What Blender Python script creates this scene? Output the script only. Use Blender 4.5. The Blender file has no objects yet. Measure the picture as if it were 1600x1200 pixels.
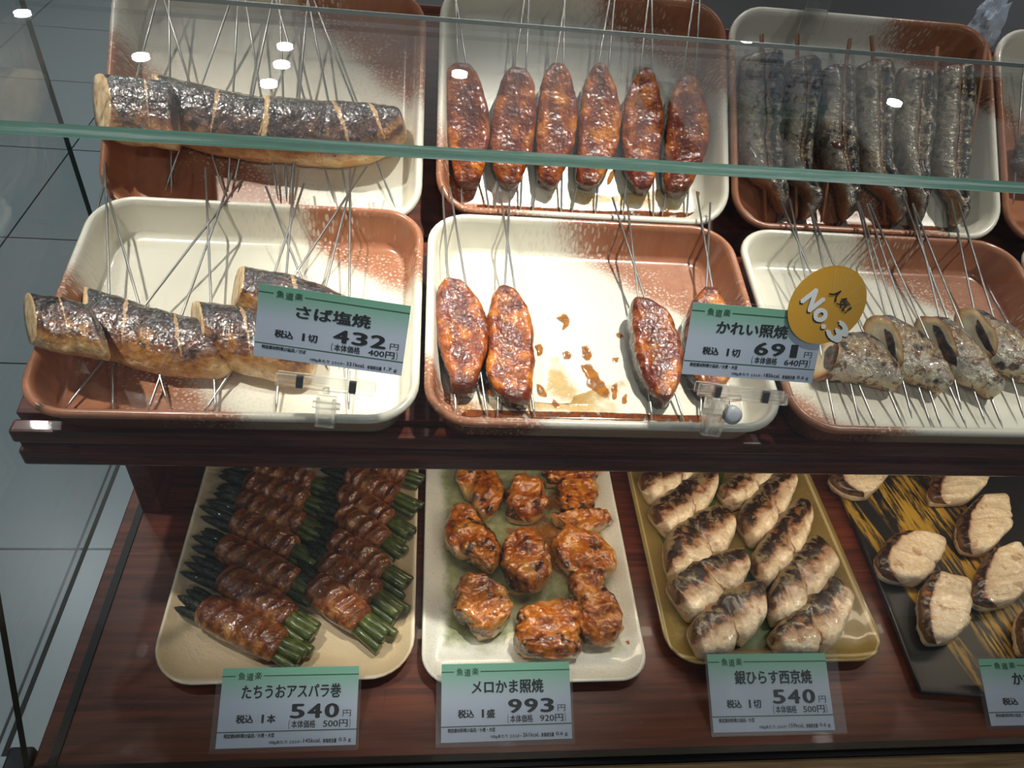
import bpy, bmesh, math, random
from mathutils import Vector, Matrix, noise
S = bpy.context.scene
COL = S.collection
rad = math.radians

# ------------------------------------------------------------------ camera
# camera axes (right, down, forward) expressed in the place: X along the case, Y into it, Z up, deck of the case at z = 0
F, CX, CY = 1200.0, 800.0, 600.0
def unit(v): return Vector(v).normalized()
_x = unit((11220 - CX, 868 - CY, F))
_y = Vector((705 - CX, -560 - CY, F)); _y = (_y - _x * _y.dot(_x)).normalized()
_z = _x.cross(_y)
if _z.y > 0: _z = -_z
EYE = Vector((0, 0, 0.6))
ROT = Matrix((_x, _y, _z))
cd = bpy.data.cameras.new('camera'); cam = bpy.data.objects.new('camera', cd); COL.objects.link(cam)
right, down, fwd = ROT.col[0], ROT.col[1], ROT.col[2]
cam.matrix_world = Matrix(((right.x, -down.x, -fwd.x, EYE.x), (right.y, -down.y, -fwd.y, EYE.y), (right.z, -down.z, -fwd.z, EYE.z), (0, 0, 0, 1)))
cd.sensor_fit = 'HORIZONTAL'; cd.sensor_width = 36; cd.lens = 27; cd.clip_start = 0.02; cd.clip_end = 60
S.camera = cam

# ------------------------------------------------------------------ light
w = bpy.data.worlds.new('world'); S.world = w; w.use_nodes = True
w.node_tree.nodes['Background'].inputs[0].default_value = (0.80, 0.90, 1.0, 1)
w.node_tree.nodes['Background'].inputs[1].default_value = 0.10
S.view_settings.view_transform = 'Standard'; S.view_settings.look = 'None'
S.view_settings.exposure = 0.14; S.view_settings.gamma = 1.0; S.view_settings.use_curve_mapping = False
S.cycles.max_bounces = 10; S.cycles.transparent_max_bounces = 24; S.cycles.glossy_bounces = 4
S.cycles.caustics_reflective = False; S.cycles.caustics_refractive = False
def spot(loc, aim, power, size=rad(40), blend=0.5, radius=0.03, col=(1, 0.95, 0.87)):
    l = bpy.data.lights.new('spot_light', 'SPOT'); l.energy = power; l.spot_size = size; l.spot_blend = blend
    l.shadow_soft_size = radius; l.color = col
    o = bpy.data.objects.new('spot_light', l); COL.objects.link(o); o.location = loc
    o.rotation_euler = (Vector(aim) - Vector(loc)).to_track_quat('-Z', 'Y').to_euler(); return o
spot((-0.72, 0.50, 1.82), (-0.15, 0.50, 0.28), 104, rad(17), 0.7)
spot((0.48, 0.54, 1.82), (0.10, 0.49, 0.25), 160, rad(17), 0.8)
spot((1.10, 0.50, 1.82), (0.47, 0.50, 0.28), 72, rad(17), 0.8)
for x, e in ((-1.3, 10), (0.1, 13), (1.3, 16)):
    spot((x, -1.3, 1.85), (x * 0.25, 0.4, 0.1), e, rad(95), 0.6, 0.055, (0.88, 0.95, 1.0))
for x0, x1, e in ((0.0, 0.46, 0.31), (0.46, 0.94, 0.26), (-0.22, -0.01, 0.008)):          # warm lamp strip under the upper shelf
    l = bpy.data.lights.new('strip_light', 'AREA'); l.shape = 'RECTANGLE'; l.size = x1 - x0; l.size_y = 0.012; l.energy = e; l.color = (1, 0.82, 0.6)
    o = bpy.data.objects.new('strip_light', l); COL.objects.link(o); o.location = ((x0 + x1) / 2, 0.405, 0.158); o.rotation_euler = (rad(8), 0, 0)
for x, y in ((-0.75, 1.35), (-0.2, 1.7), (0.3, 1.25), (0.85, 1.6), (1.4, 1.3), (-1.3, 1.9)):   # small spots added further back, for sparkle on the glazes
    spot((x, y, 1.85), (x * .3 + .1, .45, .25), 7, rad(60), 0.5, 0.03, (1, .97, .92))
for x in (-0.9, 1.3):
    spot((x, 4.6, -0.3), (x + .3, 4.2, 1.9), 48, rad(110), 0.8, 0.1)  # uplights added to brighten the ceiling that the top glass mirrors
for x in (-2.0, -0.9, 0.3, 2.2):
    spot((x, 2.6, 1.85), (x, 2.4, -0.8), 34, rad(120), 0.6, 0.055, (0.93, 0.97, 1.0))
spot((-1.7, 0.4, 1.85), (-1.2, 1.0, -0.8), 24, rad(80), 0.6, 0.055, (0.93, 0.97, 1.0))

# ------------------------------------------------------------------ geometry helpers
def on(px, py, pl):
    """The point of the plane (point, normal) seen at a pixel of the 1600x1200 photograph."""
    d = ROT @ Vector(((px - CX) / F, (py - CY) / F, 1.0))
    p, n = pl
    return EYE + d * ((p - EYE).dot(n) / d.dot(n))
def tilted(y, z, deg, lift=0.0):
    n = Vector((0, -math.sin(rad(deg)), math.cos(rad(deg))))
    return (Vector((0, y, z)) + n * lift, n)
AF, AB = 10.0, 40.0
FRONT = tilted(0.36, 0.225, AF); BACK = tilted(0.565, 0.255, AB)          # rim planes of the two tray rows
FLOORF = tilted(0.36, 0.225, AF, -0.0305); FLOORB = tilted(0.565, 0.255, AB, -0.0305)
_s = math.degrees(math.atan(0.031 / 0.2))
def skew_plane(pl, deg):
    n0 = pl[1]; p = pl[0] + n0 * -0.0285
    n = Vector((0, -math.sin(rad(deg + _s)), math.cos(rad(deg + _s))))
    return (p, n)
SKF, SKB = skew_plane(FRONT, AF), skew_plane(BACK, AB)                    # planes in which the skewers lie
RIMF, RIMB = tilted(0.36, 0.225, AF, 0.0098), tilted(0.565, 0.255, AB, 0.0098)          # pieces that lie across a tray's rim
def level(z): return (Vector((0, 0, z)), Vector((0, 0, 1)))
def pts(l, pl, o=(0, 0), s=1.0): return [on(o[0] + x / s, o[1] + y / s, pl) for x, y in l]

def mesh_obj(name, verts, faces, mats, origin=(0, 0, 0), parent=None, uvs=None, idx=None, smooth=True):
    o3 = Vector(origin)
    me = bpy.data.meshes.new(name)
    me.from_pydata([tuple(Vector(v) - o3) for v in verts], [], faces)
    for m in (mats if isinstance(mats, (list, tuple)) else [mats]): me.materials.append(m)
    if uvs is not None:
        ul = me.uv_layers.new(name='UVMap')
        for p, fu in zip(me.polygons, uvs):
            for li, c in zip(p.loop_indices, fu): ul.data[li].uv = c
    if idx is not None:
        for p, i in zip(me.polygons, idx): p.material_index = i
    if smooth: me.polygons.foreach_set('use_smooth', [True] * len(me.polygons))
    me.validate(); me.update()
    o = bpy.data.objects.new(name, me); COL.objects.link(o)
    if parent is not None: o.parent = parent
    else: o.location = o3
    return o
def tag(o, label=None, cat=None, group=None, kind=None):
    if label: o['label'] = label
    if cat: o['category'] = cat
    if group: o['group'] = group
    if kind: o['kind'] = kind
    return o
def empty(name, loc):
    o = bpy.data.objects.new(name, None); COL.objects.link(o); o.location = loc; o.empty_display_size = 0.02; return o
def box_data(x0, x1, y0, y1, z0, z1):
    v = [(x, y, z) for x in (x0, x1) for y in (y0, y1) for z in (z0, z1)]
    f = [(0, 1, 3, 2), (4, 6, 7, 5), (0, 4, 5, 1), (2, 3, 7, 6), (0, 2, 6, 4), (1, 5, 7, 3)]
    return v, f
def box(name, x0, x1, y0, y1, z0, z1, m, parent=None, origin=None, bevel=0.0):
    v, f = box_data(x0, x1, y0, y1, z0, z1)
    og = origin if origin is not None else (parent.location if parent else ((x0 + x1) / 2, (y0 + y1) / 2, z0))
    o = mesh_obj(name, v, f, m, og, parent, smooth=False)
    if bevel: bevel_mesh(o, bevel)
    return o
def bevel_mesh(o, wd, seg=2):
    bm = bmesh.new(); bm.from_mesh(o.data)
    bmesh.ops.recalc_face_normals(bm, faces=bm.faces)
    bmesh.ops.bevel(bm, geom=list(bm.edges), offset=wd, segments=seg, affect='EDGES', profile=0.5)
    bm.to_mesh(o.data); bm.free()
def prism(name, outline, d, m, parent=None, origin=(0, 0, 0), idx_side=None, smooth=False):
    """A plate: outline points moved by the vector d; sides take the second material when there is one."""
    n = len(outline); v = [Vector(p) for p in outline] + [Vector(p) + Vector(d) for p in outline]
    f = [tuple(range(n))[::-1], tuple(range(n, 2 * n))] + [(i, (i + 1) % n, n + (i + 1) % n, n + i) for i in range(n)]
    return mesh_obj(name, v, f, m, origin, parent, idx=([0, 0] + [idx_side] * n) if idx_side is not None else None, smooth=smooth)
def frame_of(d):
    d = Vector(d).normalized(); a = Vector((0, 0, 1)) if abs(d.z) < 0.9 else Vector((1, 0, 0))
    s = d.cross(a).normalized(); return s, d.cross(s).normalized()
def tube_data(path, radii, seg=10, caps=True):
    v, f = [], []
    for i, p in enumerate(path):
        d = Vector(path[min(i + 1, len(path) - 1)]) - Vector(path[max(i - 1, 0)])
        s, t = frame_of(d)
        for k in range(seg):
            a = 2 * math.pi * k / seg
            v.append(Vector(p) + (s * math.cos(a) + t * math.sin(a)) * radii[i])
    for i in range(len(path) - 1):
        for k in range(seg):
            f.append((i * seg + k, i * seg + (k + 1) % seg, (i + 1) * seg + (k + 1) % seg, (i + 1) * seg + k))
    if caps:
        f.append(tuple(range(seg))[::-1]); f.append(tuple((len(path) - 1) * seg + k for k in range(seg)))
    return v, f
def tube(name, path, radii, m, parent=None, origin=None, seg=10):
    v, f = tube_data(path, radii, seg)
    return mesh_obj(name, v, f, m, origin if origin is not None else (parent.location if parent else path[0]), parent)
def spline(P, n):
    """n points of a Catmull-Rom curve through P."""
    out = []
    k = len(P) - 1
    for i in range(n):
        t = i / (n - 1) * k; j = min(int(t), k - 1); t -= j
        p0 = P[j - 1] if j else P[0] * 2 - P[1]; p1, p2 = P[j], P[j + 1]; p3 = P[j + 2] if j + 2 <= k else P[k] * 2 - P[k - 1]
        out.append(0.5 * ((2 * p1) + (p2 - p0) * t + (2 * p0 - 5 * p1 + 4 * p2 - p3) * t * t + (3 * p1 - p0 - 3 * p2 + p3) * t ** 3))
    return out
def loft_data(A, B, n, ht, hb, nu=52, nt=26, nb=8, expo=2.0, round0=0.12, round1=0.12, amp=0.0012, freq=70, seed=0.0, floor=None,
              lean0=0.0, lean1=0.0, ridge=None, fold=0.0, scallop=0.0):
    """A solid between the edge curves A and B, domed by ht to the side of n and by hb to the other. UV: u along, v from A (0) over the top to B (1), beyond 1 below."""
    A, B = spline(A, nu), spline(B, nu)
    K = nt + nb; v = []; V = []
    for i in range(nu):
        u = i / (nu - 1); hs = 1.0
        if round0 and u < round0: hs = min(hs, math.sqrt(max(0.0, 1 - (1 - u / round0) ** 2)))
        if round1 and u > 1 - round1: hs = min(hs, math.sqrt(max(0.0, 1 - (1 - (1 - u) / round1) ** 2)))
        hs = max(hs, 0.04); ws = hs ** 0.55
        Bi = B[i] + (A[i] - B[i]) * (scallop * (math.exp(-((u - .5) / .045) ** 2) + .35 * math.exp(-((u - .22) / .03) ** 2) + .3 * math.exp(-((u - .79) / .03) ** 2)))
        c = (A[i] + Bi) / 2; ax = (A[i] - Bi) / 2
        j0, j1 = max(i - 1, 0), min(i + 1, nu - 1)
        sp = ((A[j1] + B[j1]) - (A[j0] + B[j0])).normalized()
        for k in range(K):
            if k <= nt: th = math.pi * k / nt; h = ht
            else: th = math.pi * (1 + (k - nt) / nb); h = hb
            cx, sy = math.cos(th), math.sin(th)
            x = math.copysign(abs(cx) ** (2 / expo), cx); y = math.copysign(abs(sy) ** (2 / expo), sy)
            hh = h * hs * y
            if ridge and y > 0: hh *= ridge(u, k / nt)
            p = c + ax * (x * ws) + n * hh + sp * (lean0 * hh * (1 - u) + lean1 * hh * u)
            q = p * freq + Vector((seed * 7.3, seed * 3.1, seed))
            d = noise.noise(q) + 0.5 * noise.noise(q * 2.1) + 0.3 * noise.noise(q * 4.7) - fold * abs(noise.noise(q * 0.9 + Vector((9, 2, 4)))) * 2.0
            dirv = (ax.normalized() * x * 0.7 + n * y); 
            p = p + dirv * (d * amp * (0.25 + 0.75 * hs))
            if floor is not None:
                dd = (p - floor[0]).dot(floor[1])
                if dd < 0.0004: p = p + floor[1] * (0.0004 - dd)
            v.append(p)
    f, uv, ix = [], [], []
    vv = lambda k: k / nt if k <= nt else 1 + (k - nt) / nb
    for i in range(nu - 1):
        for k in range(K):
            k2 = (k + 1) % K; va, vb = vv(k), vv(k + 1) if k + 1 < K else 2.0
            u0, u1 = i / (nu - 1), (i + 1) / (nu - 1)
            f.append((i * K + k, (i + 1) * K + k, (i + 1) * K + k2, i * K + k2)); uv.append(((u0, va), (u1, va), (u1, vb), (u0, vb))); ix.append(0)
    for i, flip in ((0, False), (nu - 1, True)):
        c = len(v); ring = [v[i * K + k] for k in range(K)]
        cen = sum(ring, Vector()) / K; mid = len(v)
        rings = [[i * K + k for k in range(K)]]
        for s in (0.66, 0.33):
            st = len(v)
            for k in range(K):
                p = cen + (ring[k] - cen) * s
                v.append(p + Vector((0, 0, 0.0006)) * noise.noise(p * 260))
            rings.append(list(range(st, st + K)))
        v.append(cen); ci = len(v) - 1
        for r, (r0, r1) in enumerate(zip(rings, rings[1:])):
            for k in range(K):
                k2 = (k + 1) % K; q = (r0[k], r0[k2], r1[k2], r1[k]); f.append(q[::-1] if flip else q); ix.append(1)
                a0, a1 = 1 - r / 3, 1 - (r + 1) / 3; uu = ((a0, vv(k)), (a0, vv(k) + .02), (a1, vv(k) + .02), (a1, vv(k))); uv.append(uu[::-1] if flip else uu)
        for k in range(K):
            q = (rings[-1][k], rings[-1][(k + 1) % K], ci); f.append(q[::-1] if flip else q); ix.append(1)
            uv.append(((.33, vv(k)), (.33, vv(k)), (0, vv(k))))
    return v, f, uv, ix
def fix_normals(o):
    bm = bmesh.new(); bm.from_mesh(o.data); bmesh.ops.recalc_face_normals(bm, faces=bm.faces); bm.to_mesh(o.data); bm.free()
def loft(name, A, B, pl, mats, ht, hb, parent=None, origin=None, **kw):
    v, f, uv, ix = loft_data(A, B, pl[1], ht, hb, **kw)
    if not isinstance(mats, (list, tuple)): ix = [0] * len(ix)
    c = sum(v, Vector()) / len(v)
    og = origin if origin is not None else (parent.location if parent else c - pl[1] * hb)
    o = mesh_obj(name, v, f, mats, og, parent, uvs=uv, idx=ix); fix_normals(o); return o

# ------------------------------------------------------------------ material helpers
def C(r, g, b):
    f = lambda c: (c / 255 / 12.92) if c / 255 <= 0.04045 else ((c / 255 + 0.055) / 1.055) ** 2.4
    return (f(r), f(g), f(b), 1)
class Mat:
    def __init__(s, name, **bsdf):
        s.m = bpy.data.materials.new(name); s.m.use_nodes = True; s.t = s.m.node_tree; s.n = s.t.nodes
        s.b = s.n['Principled BSDF']; s.out = s.n['Material Output']
        for k, v in bsdf.items(): s.set(k, v)
    NAMES = dict(color='Base Color', rough='Roughness', metal='Metallic', coat='Coat Weight', coat_rough='Coat Roughness', spec='Specular IOR Level',
                 trans='Transmission Weight', alpha='Alpha', normal='Normal', sss='Subsurface Weight', sheen='Sheen Weight', emis='Emission Color', emis_s='Emission Strength', ior='IOR')
    def plug(s, sock, v):
        if isinstance(v, bpy.types.NodeSocket): s.t.links.new(v, sock)
        elif isinstance(v, tuple) and len(v) == 3 and sock.type == 'RGBA': sock.default_value = (*v, 1)
        else: sock.default_value = v
    def set(s, k, v): s.plug(s.b.inputs[s.NAMES.get(k, k)], v)
    def node(s, typ, ins=None, **props):
        n = s.n.new(typ)
        for k, v in props.items(): setattr(n, k, v)
        for k, v in (ins or {}).items(): s.plug(n.inputs[k], v)
        return n
    def op(s, o, a, b=0.0, c=0.0, clamp=False): return s.node('ShaderNodeMath', {0: a, 1: b, 2: c}, operation=o, use_clamp=clamp).outputs[0]
    def step(s, x, lo, hi): return s.node('ShaderNodeMapRange', {'Value': x, 'From Min': lo, 'From Max': hi}, interpolation_type='SMOOTHSTEP').outputs[0]
    def mix(s, f, a, b): 
        n = s.node('ShaderNodeMix', data_type='RGBA'); s.plug(n.inputs[0], f); s.plug(n.inputs[6], a); s.plug(n.inputs[7], b); return n.outputs[2]
    def ramp(s, f, stops, mode='LINEAR'):
        n = s.node('ShaderNodeValToRGB', {0: f}); e = n.color_ramp.elements; n.color_ramp.interpolation = mode
        while len(e) > 1: e.remove(e[-1])
        e[0].position, e[0].color = stops[0]
        for p, c in stops[1:]: e.new(p).color = c
        return n.outputs[0]
    def coords(s):
        tc = s.node('ShaderNodeTexCoord'); r = s.node('ShaderNodeObjectInfo').outputs['Random']
        off = s.node('ShaderNodeVectorMath', {0: tc.outputs['Object'], 1: s.node('ShaderNodeCombineXYZ', {0: r, 1: s.op('MULTIPLY', r, 3.7), 2: s.op('MULTIPLY', r, 7.1)}).outputs[0]}, operation='ADD').outputs[0]
        uv = s.node('ShaderNodeSeparateXYZ', {0: tc.outputs['UV']})
        s.P, s.u, s.v = off, uv.outputs[0], uv.outputs[1]; s.obj = tc.outputs['Object']; return s
    def noise(s, scale, detail=3.0, rough=0.55, vec=None, dist=0.0):
        return s.node('ShaderNodeTexNoise', {'Vector': vec if vec is not None else s.P, 'Scale': scale, 'Detail': detail, 'Roughness': rough, 'Distortion': dist}).outputs[0]
    def scaled(s, x, y, z, vec=None): return s.node('ShaderNodeVectorMath', {0: vec if vec is not None else s.P, 1: (x, y, z)}, operation='MULTIPLY').outputs[0]
    def bump(s, h, strength=0.4, dist=0.001, prev=None):
        n = s.node('ShaderNodeBump', {'Height': h, 'Strength': strength, 'Distance': dist})
        if prev is not None: s.plug(n.inputs['Normal'], prev)
        return n.outputs[0]
def plain(name, col, rough=0.5, **kw): return Mat(name, color=col, rough=rough, **kw).m

def wood(name, dark, light, scale=1.0, rough=0.35, axis=0):
    m = Mat(name, rough=rough); m.coords()
    sc = [60, 60, 60]; sc[axis] = 3
    g = m.noise(scale * 1.0, 6, 0.65, m.scaled(*[c * 3 for c in sc]), 0.4); g2 = m.noise(1.0, 2, 0.5, m.scaled(*[c * .25 for c in sc]))
    c = m.mix(m.step(g, 0.35, 0.68), dark, light); c = m.mix(m.op('MULTIPLY', m.step(g2, .4, .65), .45), c, dark)
    m.set('color', c); m.set('normal', m.bump(g, 0.12, 0.0006)); m.set('coat', 0.15); return m.m
def pane(name, tint=(0.985, 0.995, 0.991), rough=0.0):
    m = Mat(name); t = m.t
    tr = m.node('ShaderNodeBsdfTransparent', {0: (*tint, 1)}).outputs[0]; gl = m.node('ShaderNodeBsdfGlossy', {'Color': (1, 1, 1, 1), 'Roughness': rough}).outputs[0]
    g = m.node('ShaderNodeNewGeometry'); dt = m.node('ShaderNodeVectorMath', {0: g.outputs['Incoming'], 1: g.outputs['Normal']}, operation='DOT_PRODUCT').outputs['Value']
    fr = m.op('ADD', m.op('MULTIPLY', m.op('POWER', m.op('SUBTRACT', 1.0, m.op('ABSOLUTE', dt)), 5.0), 0.96), 0.04)   # Schlick, the same from both sides
    mx = m.node('ShaderNodeMixShader', {0: fr, 1: tr, 2: gl}).outputs[0]
    t.links.new(mx, m.out.inputs[0]); m.n.remove(m.b); return m.m

WOOD = wood('dark_wood', C(74, 30, 16), C(126, 60, 34)); WOODY = wood('dark_wood_along', C(66, 30, 20), C(108, 56, 36), axis=1)
RAILW = wood('rail_wood', C(60, 26, 18), C(106, 50, 34), rough=0.25)
OAK = wood('light_oak', C(116, 92, 62), C(168, 140, 100), rough=0.5)
BLACK = plain('black_rubber', C(16, 16, 17), 0.5)
GLASS = pane('clear_glass'); THIN = pane('clear_film', (0.985, 0.99, 0.99), 0.32)
_m = Mat('glass_edge', rough=0.12); _m.coords(); _n = _m.noise(1.0, 4, .6, _m.scaled(9, 330, 330))
_m.set('color', _m.ramp(_n, [(.34, C(40, 112, 94)), (.52, C(112, 180, 158)), (.62, C(250, 255, 253))])); _m.set('normal', _m.bump(_n, .3, .002)); _m.set('coat', .6)  # the white streaks in the ramp are painted highlights
_tl = _m.node('ShaderNodeBsdfTranslucent', {'Color': (.55, .95, .82, 1)}).outputs[0]; _x2 = _m.node('ShaderNodeMixShader', {0: 0.3})
_m.t.links.new(_m.b.outputs[0], _x2.inputs[1]); _m.t.links.new(_tl, _x2.inputs[2]); _m.t.links.new(_x2.outputs[0], _m.out.inputs[0])
GLASS_EDGE = _m.m
_m = Mat('clear_plastic', rough=0.08); _m.set('trans', 0.95); _m.set('color', (0.95, 0.96, 0.96)); _m.set('ior', 1.3)
_f = _m.node('ShaderNodeMixShader', {0: 0.5}); _m.t.links.new(_m.node('ShaderNodeBsdfTransparent', {0: (.97, .975, .98, 1)}).outputs[0], _f.inputs[2]); _m.t.links.new(_m.b.outputs[0], _f.inputs[1]); _m.t.links.new(_f.outputs[0], _m.out.inputs[0])
PLASTIC = _m.m
STEEL = plain('skewer_steel', C(172, 170, 166), 0.32, metal=0.9)
SKEWER_BURNT = None
STICK = plain('skewer_wood', C(120, 74, 36), 0.6)
INK = plain('black_ink', C(14, 15, 20), 0.6); GREEN_INK = plain('green_ink', C(24, 84, 48), 0.6)
WHITE_INK = plain('white_ink', C(255, 255, 252), 0.5)

# ------------------------------------------------------------------ room
ZF, ZC = -0.82, 1.90
m = Mat('floor_tiles', rough=0.12); m.coords()
sep = m.node('ShaderNodeSeparateXYZ', {0: m.obj})
def grout(c, off, pitch): 
    a = m.op('FRACT', m.op('DIVIDE', m.op('SUBTRACT', c, off), pitch)); return m.op('MINIMUM', a, m.op('SUBTRACT', 1.0, a))
gd = m.op('MINIMUM', grout(sep.outputs[0], -0.7, 0.556), grout(sep.outputs[1], 0.956, 0.553))
gm = m.step(gd, 0.0040, 0.0056)
nz = m.noise(3.0, 3); nf = m.noise(90, 3)
m.set('color', m.mix(gm, C(30, 34, 38), m.mix(m.op('MULTIPLY', nz, .4), m.mix(m.op('MULTIPLY', nf, .25), C(150, 163, 165), C(132, 146, 150)), C(128, 140, 144)))); m.set('rough', 0.30)
box('floor', -7, 7, -5, 9, ZF - 0.1, ZF, m.m, origin=(0, 0, ZF))['kind'] = 'structure'
CEIL = plain('ceiling_paint', C(214, 216, 218), 0.9)
box('ceiling', -7, 7, -5, 9, ZC, ZC + 0.1, CEIL)['kind'] = 'structure'
box('wall_back', -7, 7, 8.9, 9.0, ZF, ZC, plain('wall_paint', C(120, 124, 128), 0.8))['kind'] = 'structure'
LAMP = Mat('lamp_glow', color=(1, 1, 1), rough=0.4); LAMP.set('emis', (1, .97, .92)); LAMP.set('emis_s', 60.0); LAMP = LAMP.m
TRIMW = plain('lamp_trim', C(230, 230, 230), 0.5)
_lamps = [(-1.489, 4.129), (-0.788, 4.159), (-0.806, 4.405), (-0.814, 3.909), (2.705, 4.235), (0.152, 4.2), (2.103, 3.637), (2.032, 5.051), (-2.234, 4.6)]
def disc_data(c, r, z, n=24): return [(c[0] + r * math.cos(2 * math.pi * i / n), c[1] + r * math.sin(2 * math.pi * i / n), z) for i in range(n)]
for c in _lamps:
    e = empty('ceiling_downlight', (c[0], c[1], ZC))
    tag(e, 'round white ceiling downlight seen as a bright oval mirrored in the top glass', 'light', 'ceiling downlights mirrored in the top glass')
    prism('lamp_disc', disc_data(c, 0.042, ZC - 0.012), (0, 0, 0.004), LAMP, e, e.location)
    ro, ri = disc_data(c, 0.058, ZC), disc_data(c, 0.043, ZC); n = 24
    v = ro + ri + [(x, y, z - 0.012) for x, y, z in ro + ri]
    f = [(i, (i + 1) % n, 2 * n + (i + 1) % n, 2 * n + i) for i in range(n)] + [(n + i, 3 * n + i, 3 * n + (i + 1) % n, n + (i + 1) % n) for i in range(n)] + [(2 * n + i, 2 * n + (i + 1) % n, 3 * n + (i + 1) % n, 3 * n + i) for i in range(n)]
    mesh_obj('lamp_ring', v, f, TRIMW, e.location, e)

def mirrored(px, py):
    d = ROT @ Vector(((px - CX) / F, (py - CY) / F, 1.0)); p = EYE + d * ((0.4005 - EYE.z) / d.z); d.z = -d.z; return p + d * ((ZC - 0.06 - p.z) / d.z)
DARK_BAND = plain('dark_band_paint', C(44, 46, 50), 0.8)  # dark slabs added overhead, shaped to band the reflection in the top glass
for k, q in enumerate(([(990, 105), (1016, 100), (1100, 250), (1068, 248)], [(1222, 186), (1310, 186), (1400, 268), (1282, 262)], [(1500, 120), (1590, 120), (1700, 200), (1560, 168)])):
    o = prism('added_band_%d' % (k + 1), [mirrored(*c) for c in q], (0, 0, 0.062), DARK_BAND, origin=mirrored(*q[0])); o['kind'] = 'structure'; bm = bmesh.new(); bm.from_mesh(o.data); bmesh.ops.recalc_face_normals(bm, faces=bm.faces); bm.to_mesh(o.data); bm.free()

# ------------------------------------------------------------------ the display case
case = empty('display_counter', (0.3, 0.5, ZF)); tag(case, 'dark wooden display counter with a light oak front ledge on the tiled floor', 'counter')
og = case.location
box('deck_board', -0.268, 0.95, 0.218, 0.95, -0.03, 0.0, WOOD, case, og, 0.0015)
box('edge_gasket', -0.2575, -0.2515, 0.222, 0.80, -0.001, 0.0012, BLACK, case, og)
box('front_gasket', -0.268, 0.95, 0.2125, 0.218, -0.03, 0.0005, BLACK, case, og)
box('front_ledge', -0.33, 0.95, 0.09, 0.2125, -0.05, 0.0, OAK, case, og, 0.002)
box('cabinet_body', -0.262, 0.94, 0.17, 0.94, ZF, -0.03, WOOD, case, og)
back = box('back_worktop', -0.24, 1.6, 0.757, 1.7, 0.20, 0.23, plain('black_worktop', C(14, 15, 17), 0.6), origin=(0.6, 1.2, 0.20))
tag(back, 'black worktop behind the rear trays, mostly hidden', 'worktop')
box('cabinet_body', -0.22, 1.58, 0.96, 1.68, ZF, 0.20, BLACK, back, back.location)

shelf = empty('tiered_shelf', (0.3, 0.5, 0.0)); tag(shelf, 'dark wooden tiered shelf holding the two rows of enamel trays', 'shelf'); og = shelf.location
def fr(pl, v, h, deg): # point of a row's frame at x = 0
    a = rad(deg); return (pl[0].y + v * math.cos(a) - h * math.sin(a), pl[0].z + v * math.sin(a) + h * math.cos(a))
def slab(name, x0, x1, pl, deg, v0, v1, h0, h1, m, bev=0.001):
    q = [fr(pl, v0, h0, deg), fr(pl, v1, h0, deg), fr(pl, v1, h1, deg), fr(pl, v0, h1, deg)]
    o = prism(name, [(x0, y, z) for y, z in q], (x1 - x0, 0, 0), m, shelf, og); fix_normals(o); bevel_mesh(o, bev); return o
XL = -0.2745
slab('shelf_board', XL, 0.95, FRONT, AF, 0.016, 0.20, -0.047, -0.0335, WOOD)
slab('riser_board', XL + .012, 0.95, BACK, AB, -0.012, 0.205, -0.046, -0.0335, WOOD)
box('front_rail', XL, 0.95, 0.366, 0.378, 0.1815, 0.1935, RAILW, shelf, og, 0.002)
box('rail_groove', XL + .002, 0.95, 0.370, 0.380, 0.1735, 0.1815, RAILW, shelf, og)
box('front_rail', XL, 0.95, 0.366, 0.384, 0.1585, 0.1735, RAILW, shelf, og, 0.002)
box('shelf_underside', XL + .004, 0.95, 0.384, 0.60, 0.163, 0.170, WOOD, shelf, og)
box('support_panel', -0.2515, -0.234, 0.443, 0.72, 0.0, 0.163, WOODY, shelf, og, 0.001)
box('support_panel', 0.91, 0.93, 0.443, 0.72, 0.0, 0.163, WOODY, shelf, og, 0.001)
box('back_panel', XL + .012, 0.95, 0.74, 0.752, 0.0, 0.34, WOOD, shelf, og, 0.001)

hood = empty('glass_hood', (0.3, 0.4, 0.0)); tag(hood, 'clear glass hood with a thick green polished edge over the trays', 'glass'); og = hood.location
YB, ZB, YT, ZT = 0.2225, 0.002, 0.4065, 0.388
nrm = Vector((0, -(ZT - ZB), YT - YB)).normalized()
EDGE_DARK = plain('glass_edge_dark', C(30, 62, 54), 0.2)
o = prism('front_pane', [(-0.268, YB, ZB), (0.95, YB, ZB), (0.95, YT, ZT), (-0.268, YT, ZT)], nrm * 0.007, [GLASS, GLASS_EDGE, EDGE_DARK, BLACK], hood, og, 1); fix_normals(o)
for p, k in zip(o.data.polygons, (0, 0, 3, 2, 0, 2)): p.material_index = k
o = prism('top_pane', [(-0.292, 0.394, 0.393), (0.95, 0.394, 0.393), (0.95, 0.5955, 0.393), (-0.292, 0.5955, 0.393)], (0, 0, 0.0075), [GLASS, GLASS_EDGE, EDGE_DARK], hood, og, 1); fix_normals(o)
for p, k in zip(o.data.polygons, (0, 0, 1, 0, 0, 0)): p.material_index = k
box('rear_edge', -0.292, 0.95, 0.5958, 0.5970, 0.3972, 0.4003, plain('rear_edge_grey', C(120, 132, 130), 0.2), hood, og)
sd = [(-0.287, YB + 0.008, 0.0), (-0.287, 0.600, 0.0), (-0.287, 0.600, 0.388), (-0.287, YT + 0.004, 0.388)]
o = prism('side_pane', sd, (-0.004, 0, 0), [GLASS, EDGE_DARK, BLACK], hood, og, 1); fix_normals(o)
for p, k in zip(o.data.polygons, (0, 0, 2, 1, 0, 0)): p.material_index = k
box('corner_block', -0.286, -0.269, 0.214, 0.236, -0.03, 0.004, plain('bracket_black', C(26, 26, 30), 0.5), hood, og, 0.002)

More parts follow.
